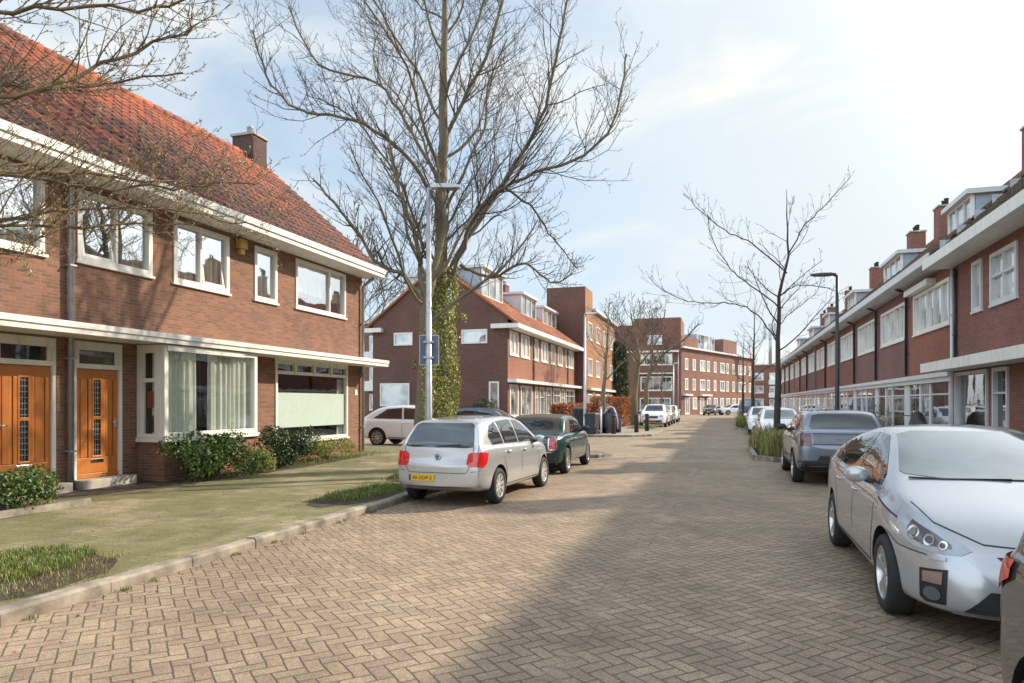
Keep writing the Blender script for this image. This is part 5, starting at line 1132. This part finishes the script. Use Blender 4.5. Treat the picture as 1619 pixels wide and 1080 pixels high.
# main ivy-clad tree
mt = tree('street_tree', (-6.55, 15.2, .1), 11, 'tall bare tree with ivy covered trunk behind the silver hatchback, biggest tree in view',
  [(0,0,-.1),(0,.0,1),(.03,0,3),(.0,.05,5.2),(.05,.05,7.5),(.1,0,10),(.15,.1,14.5)], .23, 16, maxlv=4, kids_=(8,14,10,6), lim=(.42,.97), limlen=4.3, elev=(.45,1.0), up=.3, bark_='bark',
  extra=[([RT(0.00,3.9),RT(0.57,5.3,-.2),RT(1.05,6.2,-.4),RT(2.02,6.85,-.6),RT(3.40,7.3,-.7),RT(4.13,8.2,-.8),RT(4.37,9.6,-.8)], .06),
         ([RT(0.00,4.3),RT(0.65,5.6,.2),RT(1.62,7.2,.4),RT(2.43,8.6,.5),RT(2.92,10.6,.6),RT(3.24,12.2,.5)], .075),
         ([RT(0.00,6.3),RT(-0.81,7.5,-.3),RT(-1.98,8.2,-.5),RT(-3.24,8.4,-.6),RT(-3.96,9.2,-.6),RT(-4.32,10.3,-.5)], .05),
         ([RT(0.00,6.9),RT(-0.72,8.2,.3),RT(-1.62,9.5,.4),RT(-3.06,10.0,.5),RT(-3.78,11.4,.4)], .05),
         ([RT(0.00,7.5),RT(0.41,8.6,0),RT(1.13,9.8,-.3),RT(1.62,11.6,-.5),RT(1.94,13.2,-.4)], .06),
         ([RT(0.00,4.6),RT(-0.32,5.1,-.2),RT(-0.81,6.6,-.4),RT(-1.80,8.0,-.9),RT(-2.61,8.4,-1.2)], .04),
         ([RT(0.49,4.9),RT(1.30,4.6,-.2),RT(2.02,4.9,-.4),RT(2.67,4.4,-.5),RT(3.16,4.6,-.6)], .045),
         ([RT(1.62,6.6,-.5),RT(2.27,6.1,-.6),RT(2.67,5.4,-.7),RT(3.24,4.7,-.7)], .03)])
R = random.Random(5); m = MB()
for i in range(12000):
    z = R.uniform(0, 5.0)**1.0; a = R.uniform(0, 2*pi); top = 1 if z < 4.3 else (5.0-z)/.7
    if R.random() > top: continue
    rr = (.3+.20*sin(z*2.1+1)*sin(a*2+z)+.06)*(1.12-z*.08)+abs(R.gauss(0, .07)); rr = max(.27, rr)
    d = Vector((cos(a), sin(a), 0)); leafmesh(m, R, Vector((0, 0, z))+d*rr, .068, d)
for bz, br, ln in ((1.0,.35,.75),(3.6,.3,.35),(2.5,-.3,.3)):
    for i in range(90): t = R.random(); p = Vector(RT(br+(ln*t if br > 0 else -ln*t), bz+.05*t, -.2))+rv(R, .04); leafmesh(m, R, p, .075)
m.build('ivy', M['leaf_ivy'], mt)
# second trunk to its left
t2 = tree('street_tree', (-6.3, 13.6, .1), 23, 'bare double-stemmed tree left of the ivy covered tree, thinner dark mossy trunk', [(0,0,-.1),RT(.02,1),RT(.08,2.4),RT(.1,3.7),RT(.3,4.7,.3),RT(.5,5.6,.6),RT(.2,7.5,1)], .2, 17, maxlv=4, kids_=(8,11,8,5), lim=(.47,.97), limlen=2.9, elev=(.3,1.0), up=.3, bark_='bark',
  extra=[([RT(.1,3.6),RT(-.3,4.3,-.1),RT(-1.0,4.7,-.1),RT(-1.5,5.5,-.3),RT(-2.2,6.3,-.5)], .06), ([RT(.1,3.7),RT(-.1,5,.2),RT(-.5,6.3,.3),RT(-.8,7.6,.3)], .07)], flare=2.0)
R = random.Random(8); m = MB()
for i in range(700):
    z = R.uniform(0, 3.2); a = R.uniform(-1.4, 1.1); d = Vector((cos(a), sin(a), 0)); leafmesh(m, R, Vector(RT(.03*z, z))+d*(.2+abs(R.gauss(0, .03))), .06, d)
m.build('ivy', M['leaf_ivy'], t2)
# overhanging tree at the upper left, trunk outside the frame
TIPS.clear()
ot = tree('overhanging_tree', (-7.4, 3.3, .1), 31, 'budding tree reaching into the upper left corner over the brick house', [(0,0,-.1),(0,0,1.5),RT(-.1,3),RT(-.2,4.6),RT(-.3,7.5)], .15, 8, maxlv=4, kids_=(9,17,12,6), lim=(.5,.97), limlen=1.7, bark_='bark_pale', twig='twig_pale', minr=.0028, group=None, up=.35, ratio=.42,
  extra=[([RT(0,3.0),RT(.6,3.6,.7),RT(1.2,3.85,1.5),RT(2.0,3.9,2.0),RT(2.7,4.1,2.4)], .028), ([RT(0,3.4),RT(.8,4.1,.6),RT(1.5,4.6,1.2),RT(2.1,5.1,1.6),RT(2.7,5.6,1.9)], .034),
         ([RT(-.1,4.2),RT(.7,5.0,.8),RT(1.4,5.5,1.4),RT(2.3,5.8,1.9),RT(2.9,6.1,2.1)], .03), ([RT(0,2.6),RT(.7,3.2,1.0),RT(1.5,3.5,2.0),RT(2.3,3.7,2.7)], .024),
         ([RT(0,3.2),RT(.9,3.9,1.4),RT(1.8,4.2,2.6),RT(2.8,4.4,3.4)], .026), ([RT(0,2.4),RT(.6,2.7,.6),RT(1.2,3.0,1.2),RT(1.5,3.4,1.5)], .018),
         ([RT(0,2.8),RT(.8,3.3,1.2),RT(1.6,3.75,2.2),RT(2.3,3.9,3.0),RT(2.9,3.85,3.6)], .022), ([RT(-.1,3.8),RT(.6,4.5,.9),RT(1.4,4.9,1.8),RT(2.4,5.3,2.3)], .026)])
m = MB(); R = random.Random(4)
for p in TIPS:
    if R.random() < .6: leafmesh(m, R, p, .028)
m.build('buds', M['bud'], ot)
# right hand trees
gt = 'young street trees in the planters on the right'
tree('street_tree', (1.72, 24.9, .1), 41, 'young bare tree in the near planter on the right between the parked cars', [(0,0,-.1),(.02,0,2),(.03,0,3.8),(.05,0,5.2),(.35,0,6.6),(.3,.1,8.9)], .125, 12, maxlv=4, kids_=(7,8,5,3), lim=(.42,.95), limlen=2.0, bark_='bark_dark', twig='twig_dark', group=gt, minr=.005, flare=1.2, ratio=.45,
  extra=[([(.05,0,3.6),RT(-.7,4.6),RT(-1.6,5.0),RT(-2.6,5.0),RT(-3.7,5.3),RT(-4.4,5.9)], .026), ([(.05,0,4.9),RT(-.9,5.6),RT(-1.6,6.2),RT(-2.2,7.2),RT(-2.35,8.0)], .026),
         ([(.3,0,6.0),RT(-.8,7.0),RT(-1.8,7.5),RT(-2.7,8.2),RT(-2.9,8.6)], .026), ([(.35,0,6.6),RT(.9,7.6),RT(1.7,8.4),RT(2.5,9.3)], .026), ([(.05,0,5.2),RT(.7,5.6),RT(1.7,5.5),RT(2.3,5.3)], .022), ([(.05,0,4.2),RT(.5,4.7),RT(1.2,5.2),RT(1.6,5.9)], .018)])
tree('street_tree', (1.75, 46.2, .1), 43, 'dark bare tree standing in the second planter on the right', [(0,0,-.1),(0,0,3),(.05,0,5),(.1,0,8)], .14, 12, maxlv=3, kids_=(6,6,4), lim=(.4,.95), limlen=2.2, bark_='bark_dark', twig='twig_dark', group=gt, minr=.008, ratio=.45)
tree('street_tree', (1.5, 60.5, .1), 44, 'thin bare tree just left of the second planter tree, near the van', [(0,0,-.1),(0,0,3),(.05,0,7)], .13, 10, maxlv=3, kids_=(6,6,4), lim=(.4,.95), limlen=2.0, bark_='bark_dark', twig='twig_dark', group=gt, minr=.01, ratio=.45)
# left far trees
gf = 'bare trees on the far left pavement'
tree('street_tree', (-6.5, 38.2, .1), 51, 'slim bare tree beside the white lamp post and copper hedge', [(0,0,-.1),RT(0,2),RT(.2,4.5),RT(.35,7.5)], .17, 12, maxlv=3, kids_=(7,7,5), lim=(.4,.97), limlen=2.4, group=gf, minr=.008, ratio=.45)
tree('street_tree', (-6.4, 50.5, .1), 52, 'thick upright bare tree just left of the white sport utility car', [(0,0,-.1),RT(0,2),RT(.4,5),RT(-.2,8.5)], .42, 14, maxlv=4, kids_=(7,7,5,3), lim=(.5,.97), limlen=4.0, group=gf, minr=.012, bark_='bark_pale', flare=1.2)
tree('street_tree', (-6.2, 57.5, .1), 53, 'bare tree with a trunk leaning right towards the tower block', [(0,0,-.1),RT(0,3),RT(.5,5),RT(.6,7.5)], .28, 10, maxlv=3, kids_=(7,7,5), lim=(.5,.97), limlen=3.2, group=gf, minr=.012, extra=[([RT(0,3.5),RT(1.2,5.4),RT(3.0,6.8),RT(4.4,8.2)], .14)])
tree('street_tree', (-6.0, 70, .1), 54, 'thin bare tree in front of the middle of the far brick block', [(0,0,-.1),(0,0,3),(.1,0,7)], .14, 9, maxlv=3, kids_=(6,5,4), lim=(.4,.97), limlen=2.0, group=gf, minr=.012)
tree('background_tree', (-27, 46, 0), 61, 'tall bare tree rising far behind the corner house roof', [(0,0,-.1),(0,0,5),(.5,0,15)], .4, 16, maxlv=3, kids_=(8,8,6), lim=(.35,.97), limlen=6.0, minr=.02)

# ------------------------------------------------------------ shrubs, hedge, ivy column, grass
def shrub(name, loc, rx, ry, h, n, mat, seed, label, size=.075, cat='shrub', group=None):
    root = empty(name, loc, 0, label, cat, group); R = random.Random(seed); m = MB(); st = MB()
    cl = [(Vector((R.uniform(-1, 1)*rx*.62, R.uniform(-1, 1)*ry*.62, R.uniform(.25, .78)*h)), R.uniform(.28, .5)) for _ in range(12)]
    for i in range(n):
        c, s = R.choice(cl); d = rv(R).normalized(); rr = s*R.uniform(.55, 1.05)**.5
        p = c+Vector((d.x*rx*rr, d.y*ry*rr, d.z*h*rr*.75))
        if p.z < .02: p.z = R.uniform(.02, .2)
        leafmesh(m, R, p, size, d)
    for i in range(14):
        c = R.choice(cl)[0]; st.tube([(R.uniform(-.1,.1),R.uniform(-.1,.1),-.02), c*.5+Vector((0,0,.05)), c], [.012,.009,.004], 4)
    m.build('foliage', M[mat], root); st.build('stems', M['twig'], root); return root
gs = 'shrubs along the foot of the corner house'
shrub('shrub', (-10.15, 11.75, .1), .85, 1.0, 1.0, 5200, 'leaf', 1, 'round glossy green shrub below the left half of the bay window', group=gs)
shrub('shrub', (-10.25, 13.05, .1), .45, .55, .62, 1500, 'leaf_lime', 2, 'small lime green shrub beside the round glossy shrub under the bay', .06, group=gs)
shrub('shrub', (-10.6, 14.9, .1), .7, 1.0, 1.0, 4200, 'leaf_dark', 3, 'dark green shrub between the bay window and the frosted window', group=gs)
shrub('shrub', (-10.7, 16.8, .1), .6, 1.15, .62, 3000, 'leaf_lime', 4, 'low yellow green shrub below the frosted window', .055, group=gs)
shrub('shrub', (-10.0, 7.35, .1), .6, .9, .62, 3200, 'leaf', 6, 'low green shrub at the left edge in front of the wide orange door', .06)
shrub('shrub', (-12.6, 35.4, .1), 1.0, .7, 1.9, 2500, 'leaf_dark', 7, 'dark evergreen bush against the brick gable behind the ivy tree', .12)
def hedge(loc, sx, sy, h, label, seed, n=6000):
    root = empty('hedge', loc, 0, label, 'hedge', 'copper beech hedges by the gabled house'); R = random.Random(seed); m = MB()
    for i in range(n):
        f = R.randrange(4); x, y, z = R.uniform(-1, 1), R.uniform(-1, 1), R.random()
        if f == 0: x = R.choice((-1, 1))
        elif f == 1: y = R.choice((-1, 1))
        elif f == 2: z = 1
        nz_ = noise.noise(Vector((x*sx*1.4+seed, y*sy*1.4, z*2)))*.22
        p = Vector((x*sx/2*(1+nz_*.3), y*sy/2*(1+nz_*.06), z*h*(1+nz_*.3))); leafmesh(m, R, p+rv(R, .04), .13)
    m.build('foliage', M['leaf_copper'], root); return root
hedge((-8.9, 41.5, .1), 1.0, 8.0, 1.45, 'long copper brown hedge behind the grey bins', 1, 9000); hedge((-7.4, 46.5, .1), 2.2, 3.0, 1.9, 'tall orange copper hedge right of the covered motorcycle', 2, 6500)
root = empty('ivy_column', (-10.1, 69.5, .1), 0, 'tall dark green ivy mass at the end of the orange flats', 'ivy'); R = random.Random(9); m = MB()
for i in range(6000):
    z = R.random()*7.8; a = R.uniform(0, 6.28); rr = (.85-.04*z)*(1+.35*noise.noise(Vector((cos(a)*2, sin(a)*2, z*1.5)))); leafmesh(m, R, Vector((cos(a)*rr, sin(a)*rr*1.2, z)), .22)
m.build('foliage', M['leaf_dark'], root)
def grass(name, region, n, h, seed, mat='grass', label=None, z=.1):
    R = random.Random(seed); m = MB()
    for i in range(n):
        x, y = region(R); a = R.uniform(0, 6.28); l = h*R.uniform(.35, 1.25)*(1+.5*noise.noise(Vector((x*5, y*5, seed)))); w = l*.016+.0018; b = Vector((cos(a), sin(a), 0)); t = Vector((-sin(a), cos(a), 0))*w; k = R.uniform(.2, .9)
        p = Vector((x, y, z)); q = p+b*l*.3*k+Vector((0,0,l*.6)); r_ = p+b*l*.8*k+Vector((0,0,l*(1-.35*k)))
        m.add([p-t, p+t, q+t*.8, q-t*.8, r_], [(0,1,2,3),(3,2,4)])
    o = m.build(name, M[mat]); o['kind'] = 'stuff'; return o
def ell(cx_, cy_, rx, ry):
    def f(R):
        while 1:
            x, y = R.uniform(-1, 1), R.uniform(-1, 1); q = x*x+y*y
            if q*(1+.6*noise.noise(Vector((x*2+cx_, y*2, 0)))) < .8+.2*R.random(): return cx_+x*rx, cy_+y*ry
    return f
def soilpatch(cx_, cy_, rx, ry, seed, z=.104):
    P = [(cx_+rx*cos(a*pi/18)*(1+.16*noise.noise(Vector((cos(a*pi/18)*2+seed, sin(a*pi/18)*2, 0)))), cy_+ry*sin(a*pi/18)*(1+.16*noise.noise(Vector((cos(a*pi/18)*2, sin(a*pi/18)*2+seed, 3))))) for a in range(36)]
    m = MB(); m.prism(P, .09, z); structure(m.build('soil', M['soil']))
soilpatch(-6.45, 4.55, .95, 1.05, 1); grass('grass', ell(-6.75, 4.75, .75, .95), 9000, .085, 1); grass('grass', ell(-6.4, 4.5, 1.0, 1.1), 2200, .05, 11); grass('leaf_litter', ell(-6.3, 4.3, .8, .9), 500, .05, 2, 'litter', z=.105)
grass('dead_grass', ell(-6.5, 4.6, 1.0, 1.1), 1500, .06, 12, 'bud'); soilpatch(-6.0, 10.6, .55, 1.5, 2); grass('grass', ell(-6.1, 10.8, .5, 1.3), 4200, .09, 3)
R0 = lambda x0, x1, y0, y1: (lambda R: (R.uniform(x0, x1), R.uniform(y0, y1)))
soilpatch(-6.45, 14.5, .6, 1.9, 4); grass('grass', ell(-6.45, 14.5, .6, 1.8), 2800, .1, 4)
soilpatch(-10.75, 13.6, .75, 5.2, 5, .103); grass('ground_cover', R0(-11.2, -10.2, 11.2, 19.6), 3000, .12, 5)
soilpatch(-10.2, 7.1, .75, 1.1, 6, .103)
mb = MB(); mb.prism([(-9.6,5.2),(-9.52,5.2),(-9.52,8.3),(-9.6,8.35)], .09, .2); structure(mb.build('bed_edging', M['kerb']))
def tuft_region(cs, sp):
    def f(R): c = R.choice(cs); return c[0]+R.gauss(0, sp), c[1]+R.gauss(0, sp)
    return f
RR = random.Random(3)
for x0, x1, y0, y1, s in ((1.25,2.9,21.5,26.7,1),(1.15,2.9,44.7,50.1,2)):
    cs = [(RR.uniform(x0, x1), RR.uniform(y0, y1)) for _ in range(46)]
    grass('ornamental_grass', tuft_region(cs, .15), 9000, .62, 20+s, 'grass', z=.12); grass('ornamental_grass', tuft_region(cs[::2], .2), 7000, .72, 60+s, 'leaf_lime', z=.12); grass('ornamental_grass', tuft_region(cs[::3], .25), 2500, .8, 70+s, 'bud', z=.12); grass('ground_cover', R0(x0-.1, x1, y0, y1), 2500, .25, 30+s, 'leaf_lime', z=.12)
grass('grass', R0(-5.8, -4.2, 42.3, 47), 5000, .1, 40, z=.1)
def flat_litter(name, region, n, mat, seed, z):
    R = random.Random(seed); m = MB()
    for i in range(n):
        x, y = region(R); a = R.uniform(0, 6.28); l = R.uniform(.012, .035); u = Vector((cos(a), sin(a), 0))*l; v = Vector((-sin(a), cos(a), 0))*l*.5; p = Vector((x, y, z+.004))
        m.add([p, p+u*.5+v+Vector((0,0,.008)), p+u+Vector((0,0,.004)), p+u*.5-v], [(0,1,2,3)])
    o = m.build(name, M[mat]); o['kind'] = 'stuff'
flat_litter('leaf_litter', lambda R: (-5.2+abs(R.gauss(0, .25)), R.uniform(2, 20)), 420, 'litter', 5, 0)
flat_litter('leaf_litter', lambda R: (R.uniform(-11, -5.4), R.uniform(3, 20)), 420, 'litter', 6, .1)
flat_litter('leaf_litter', lambda R: (R.uniform(-5, 3), R.uniform(2.5, 20)), 260, 'bud', 7, 0)
flat_litter('leaf_litter', lambda R: (3.1-abs(R.gauss(0, .2)), R.uniform(2, 30)), 300, 'litter', 8, 0)
RW = random.Random(12); cs = [(-5.2+RW.uniform(-.02, .03), RW.uniform(2.5, 19)) for _ in range(38)]
grass('kerb_weeds', tuft_region(cs, .025), 1500, .045, 50, 'grass', z=0)
cs = [(-11.45+RW.uniform(0, .12), RW.uniform(6, 20)) for _ in range(30)]
grass('wall_weeds', tuft_region(cs, .05), 900, .09, 51, 'grass', z=.1)
# ------------------------------------------------------------ street furniture
def lamp(loc, h, arm, mat, label, r0=.075, r1=.045, head=(.55,.13)):
    o = empty('street_lamp', loc, 0, label, 'street lamp', 'street lamps')
    m = MB(); m.tube([(0,0,-.05),(0,0,.9)], r0*1.15, 14); m.tube([(0,0,.9),(0,0,.97),(0,0,h)], [r0*1.15,r0,r1], 14); 
    a = Vector((arm[0], arm[1], 0)); an = a.normalized(); m.tube([(0,0,h-.03),tuple(an*.12+Vector((0,0,h)))], [r1,.025], 8); m.build('pole', M[mat], o)
    t = Vector((-an.y, an.x, 0)); hw = head[1]; vs = []
    for s, wd, z0, z1 in ((.05,.4,-.03,.03),(.25,.9,-.045,.05),(.6,1,-.05,.05),(1,.7,-.03,.03)):
        c = an*(s*a.length)+Vector((0,0,h+.03)); vs += [c-t*hw*wd+Vector((0,0,z0)), c+t*hw*wd+Vector((0,0,z0)), c+t*hw*wd*.7+Vector((0,0,z1)), c-t*hw*wd*.7+Vector((0,0,z1))]
    fs = [(4*i+j, 4*i+(j+1)%4, 4*i+4+(j+1)%4, 4*i+4+j) for i in range(3) for j in range(4)]+[(0,1,2,3),(12,13,14,15)]
    m = MB(); m.add(vs, fs); hd = m.build('lamp_head', M['white2' if mat != 'darkmetal' else mat], o, bevel=.01)
    m = MB(); c0, c1 = an*(.3*a.length), an*(.9*a.length); z = h-.028; m.quad(tuple(c0-t*hw*.7+Vector((0,0,z))), tuple(c0+t*hw*.7+Vector((0,0,z))), tuple(c1+t*hw*.6+Vector((0,0,z))), tuple(c1-t*hw*.6+Vector((0,0,z)))); m.build('lamp_glass', M['lens'], hd)
    return o
L1 = lamp((-5.85, 13.0, .1), 6.05, (.62, .2), 'zinc', 'tall grey lamp post with two square signs, in front of the ivy covered tree')
sg = empty('road_sign', (-5.85, 13.0, .1), radians(17), 'pair of grey backed square road signs clamped on the near lamp post', 'road sign')
for x in (-.105, .105):
    m = MB(); m.box(x-.085, x+.085, .08, .085, 2.4, 3.0); p = m.build('sign_board', M['signback'], sg)
    m = MB(); 
    for a_ in ((x-.1,x-.085,.074,.09,2.39,3.01),(x+.085,x+.1,.074,.09,2.39,3.01),(x-.085,x+.085,.074,.09,2.385,2.4),(x-.085,x+.085,.074,.09,3.0,3.015)): m.box(*a_)
    m.build('sign_rim', M['white2'], p)
m = MB(); m.box(-.1,.1,-.07,.079,2.52,2.56); m.box(-.1,.1,-.07,.079,2.84,2.88); m.build('clamp', M['zinc'], sg)
lamp((3.5, 24.3, .1), 5.75, (-.8, -.1), 'darkmetal', 'dark lamp post on the right pavement with its arm towards the road')
lamp((-6.9, 34.9, .1), 6.2, (.6, 0), 'zinc', 'pale lamp post in front of the orange brick flats')
lamp((-5.4, 78, .1), 6.0, (.6, 0), 'zinc', 'thin lamp post far off before the long red brick block')
for i, (x, y, lb) in enumerate(((-5.45, 35.2, 'brown bollard beside the covered motorcycle'), (-4.55, 37.4, 'dark bollard, left one of the pair before the white sport utility car'), (-4.2, 39.4, 'dark bollard, right one of the pair before the white sport utility car'))):
    o = empty('bollard', (x, y, .1), 0, lb, 'bollard', 'bollards on the corner pavement'); m = MB(); m.tube([(0,0,-.02),(0,0,.75),(0,0,.9)], [.12,.115,.11], 8); m.build('post', M['bark_dark'], o)
    m = MB(); m.lathe([(.135,.9),(.14,.93),(.12,.97),(0,1.0)], None, 12); m.build('cap', M['darkmetal'], o)
def bin_(loc, rz, label, mat, s=1.0):
    o = empty('wheelie_bin', loc, rz, label, 'bin', 'bins by the copper hedge'); m = MB()
    m.add([(-.25*s,-.3*s,0),(.25*s,-.3*s,0),(.25*s,.3*s,0),(-.25*s,.3*s,0),(-.3*s,-.36*s,1*s),(.3*s,-.36*s,1*s),(.3*s,.36*s,1*s),(-.3*s,.36*s,1*s)], [(0,3,2,1),(4,5,6,7),(0,1,5,4),(1,2,6,5),(2,3,7,6),(3,0,4,7)]); m.build('body', M[mat], o, bevel=.02)
    m = MB(); m.add([(-.32*s,-.38*s,1.005*s),(.32*s,-.38*s,1.005*s),(.32*s,.38*s,1.005*s),(-.32*s,.38*s,1.005*s),(-.25*s,-.3*s,1.08*s),(.25*s,-.3*s,1.08*s),(.25*s,.3*s,1.1*s),(-.25*s,.3*s,1.1*s)], [(0,3,2,1),(4,5,6,7),(0,1,5,4),(1,2,6,5),(2,3,7,6),(3,0,4,7)]); m.build('lid', M[mat], o, bevel=.015)
    for x in (-.24, .24): mm = MB(); mm.lathe([(0,-.03),(.1,-.03),(.1,.03),(0,.03)], Matrix.Translation((x*s,.33*s,.1)) @ Matrix.Rotation(pi/2,4,'Y'), 14); mm.build('wheel', M['blackp'], o)
    return o
bin_((-7.3, 35.6, .1), radians(20), 'tall dark grey bin behind the green convertible bonnet, left one', 'plantpot', 1.25); bin_((-6.5, 34.8, .1), radians(-10), 'lower dark grey bin with pale rimmed lid right of the tall bin', 'plantpot', 1.0)
o = empty('post', (-6.0, 34.6, .1), 0, 'short white post between the bins and the covered motorcycle', 'post'); m = MB(); m.tube([(0,0,-.02),(0,0,1.3)], .045, 10); m.build('pole', M['white'], o); m = MB(); m.box(-.06,.06,-.03,.03,1.3,1.42); m.build('cap', M['white2'], o)
# covered motorcycle
o = empty('covered_motorcycle', (-5.9, 36.6, .1), radians(75), 'motorcycle under a dark navy cover with a pale strap beside the copper hedge', 'motorcycle')
m = MB(); vs = []; P = [(-1.0,.35,.25),(-.9,.8,.3),(-.55,1.05,.33),(-.2,1.12,.36),(.2,1.32,.4),(.5,1.42,.42),(.75,1.2,.34),(1.0,.8,.26),(1.08,.4,.2)]; k = 18
for x, h, w in P:
    for j in range(k+1): a = pi*j/k; q = 1+.05*sin(a*7+x*9); vs.append((x+.03*sin(a*5), w*cos(a)*q*(1.05-.35*sin(a)), h*sin(a)**.6*q))
m.add(vs, [(i*(k+1)+j, i*(k+1)+j+1, (i+1)*(k+1)+j+1, (i+1)*(k+1)+j) for i in range(len(P)-1) for j in range(k)], 0, True); cv = m.build('cover', M['cover'], o)
m = MB()
m.tube([(.12,w_*.44,h_) for w_, h_ in ((1,.2),(.98,.6),(.8,1.0),(.45,1.33),(0,1.4),(-.45,1.33),(-.8,1.0),(-.98,.6),(-1,.2))], .035, 5); m.build('strap', M['white2'], cv)
for x in (-.75, .8):
    m = MB(); m.lathe([(.2,-.05),(.3,-.06),(.31,0),(.3,.06),(.2,.05)], Matrix.Translation((x,0,.3)) @ Matrix.Rotation(pi/2,4,'X'), 20); m.build('wheel', M['rubber'], o)
# bicycle
def bicycle(loc, rz, label):
    o = empty('bicycle', loc, rz, label, 'bicycle', 'bicycles parked by the facades')
    for x in (-.55, .55):
        m = MB(); m.lathe([(.34,-.012),(.355,0),(.34,.012),(.325,0),(.34,-.012)], Matrix.Translation((x,0,.35)) @ Matrix.Rotation(pi/2,4,'X'), 28); w_ = m.build('wheel', M['rubber'], o)
        m = MB()
        for i in range(14): a = i*pi/7; m.tube([(x,0,.35),(x+.33*cos(a),0,.35+.33*sin(a))], .0025, 3)
        m.build('spokes', M['chrome'], w_)
    m = MB(); 
    for a, b in (((.55,0,.35),(.42,0,.95)),((.44,0,.85),(-.08,0,.32)),((.42,0,.72),(-.16,0,.6)),((-.08,0,.32),(-.24,0,.9)),((-.08,0,.32),(-.55,0,.35)),((-.2,0,.72),(-.55,0,.35))): m.tube([a,b], .016, 8)
    m.build('frame', M['blackp'], o)
    m = MB(); m.tube([(.42,0,.95),(.40,0,1.16)], .014, 6); m.tube([(.2,-.3,1.14),(.34,-.28,1.2),(.42,-.1,1.18),(.42,.1,1.18),(.34,.28,1.2),(.2,.3,1.14)], .014, 6); m.build('handlebar', M['blackp'], o)
    m = MB(); m.add([(-.4,-.1,.96),(-.4,.1,.96),(-.08,.03,.97),(-.08,-.03,.97),(-.4,-.09,.9),(-.4,.09,.9),(-.1,.02,.93),(-.1,-.02,.93)], [(0,1,2,3),(4,7,6,5),(0,4,5,1),(1,5,6,2),(2,6,7,3),(3,7,4,0)]); m.build('saddle', M['blackp'], o, bevel=.01)
    return o
bicycle((5.75, 24.6, .1), radians(80), 'black bicycle against the white shopfront right of the slate crossover'); bicycle((5.9, 31.5, .1), radians(95), 'dark bicycle leaning farther along the right facade behind the slate crossover')
m = MB(); 
o = empty('scooter', (5.6, 22.9, .1), radians(90), 'dark covered scooter beside the white window post of the canopied house', 'scooter')
vs = []; P = [(-.8,.5,.15),(-.6,.85,.25),(-.2,1.0,.28),(.2,1.1,.3),(.5,1.35,.3),(.65,1.1,.22),(.8,.5,.15)]; k = 14
for x, h, w in P:
    for j in range(k+1): a = pi*j/k; vs.append((x, w*cos(a), h*sin(a)**.6))
m.add(vs, [(i*(k+1)+j, i*(k+1)+j+1, (i+1)*(k+1)+j+1, (i+1)*(k+1)+j) for i in range(len(P)-1) for j in range(k)], 0, True); m.build('cover', M['blackp'], o)
for x in (-.5, .55): m = MB(); m.lathe([(.12,-.05),(.2,-.05),(.21,0),(.2,.05),(.12,.05)], Matrix.Translation((x,0,.21)) @ Matrix.Rotation(pi/2,4,'X'), 18); m.build('wheel', M['rubber'], o)
# climbing plant by the second terrace house
shrub('climbing_shrub', (5.9, 30.2, .1), .35, 1.3, 1.6, 900, 'leaf_dark', 17, 'sparse bush in front of the second terrace house window on the right', .05)
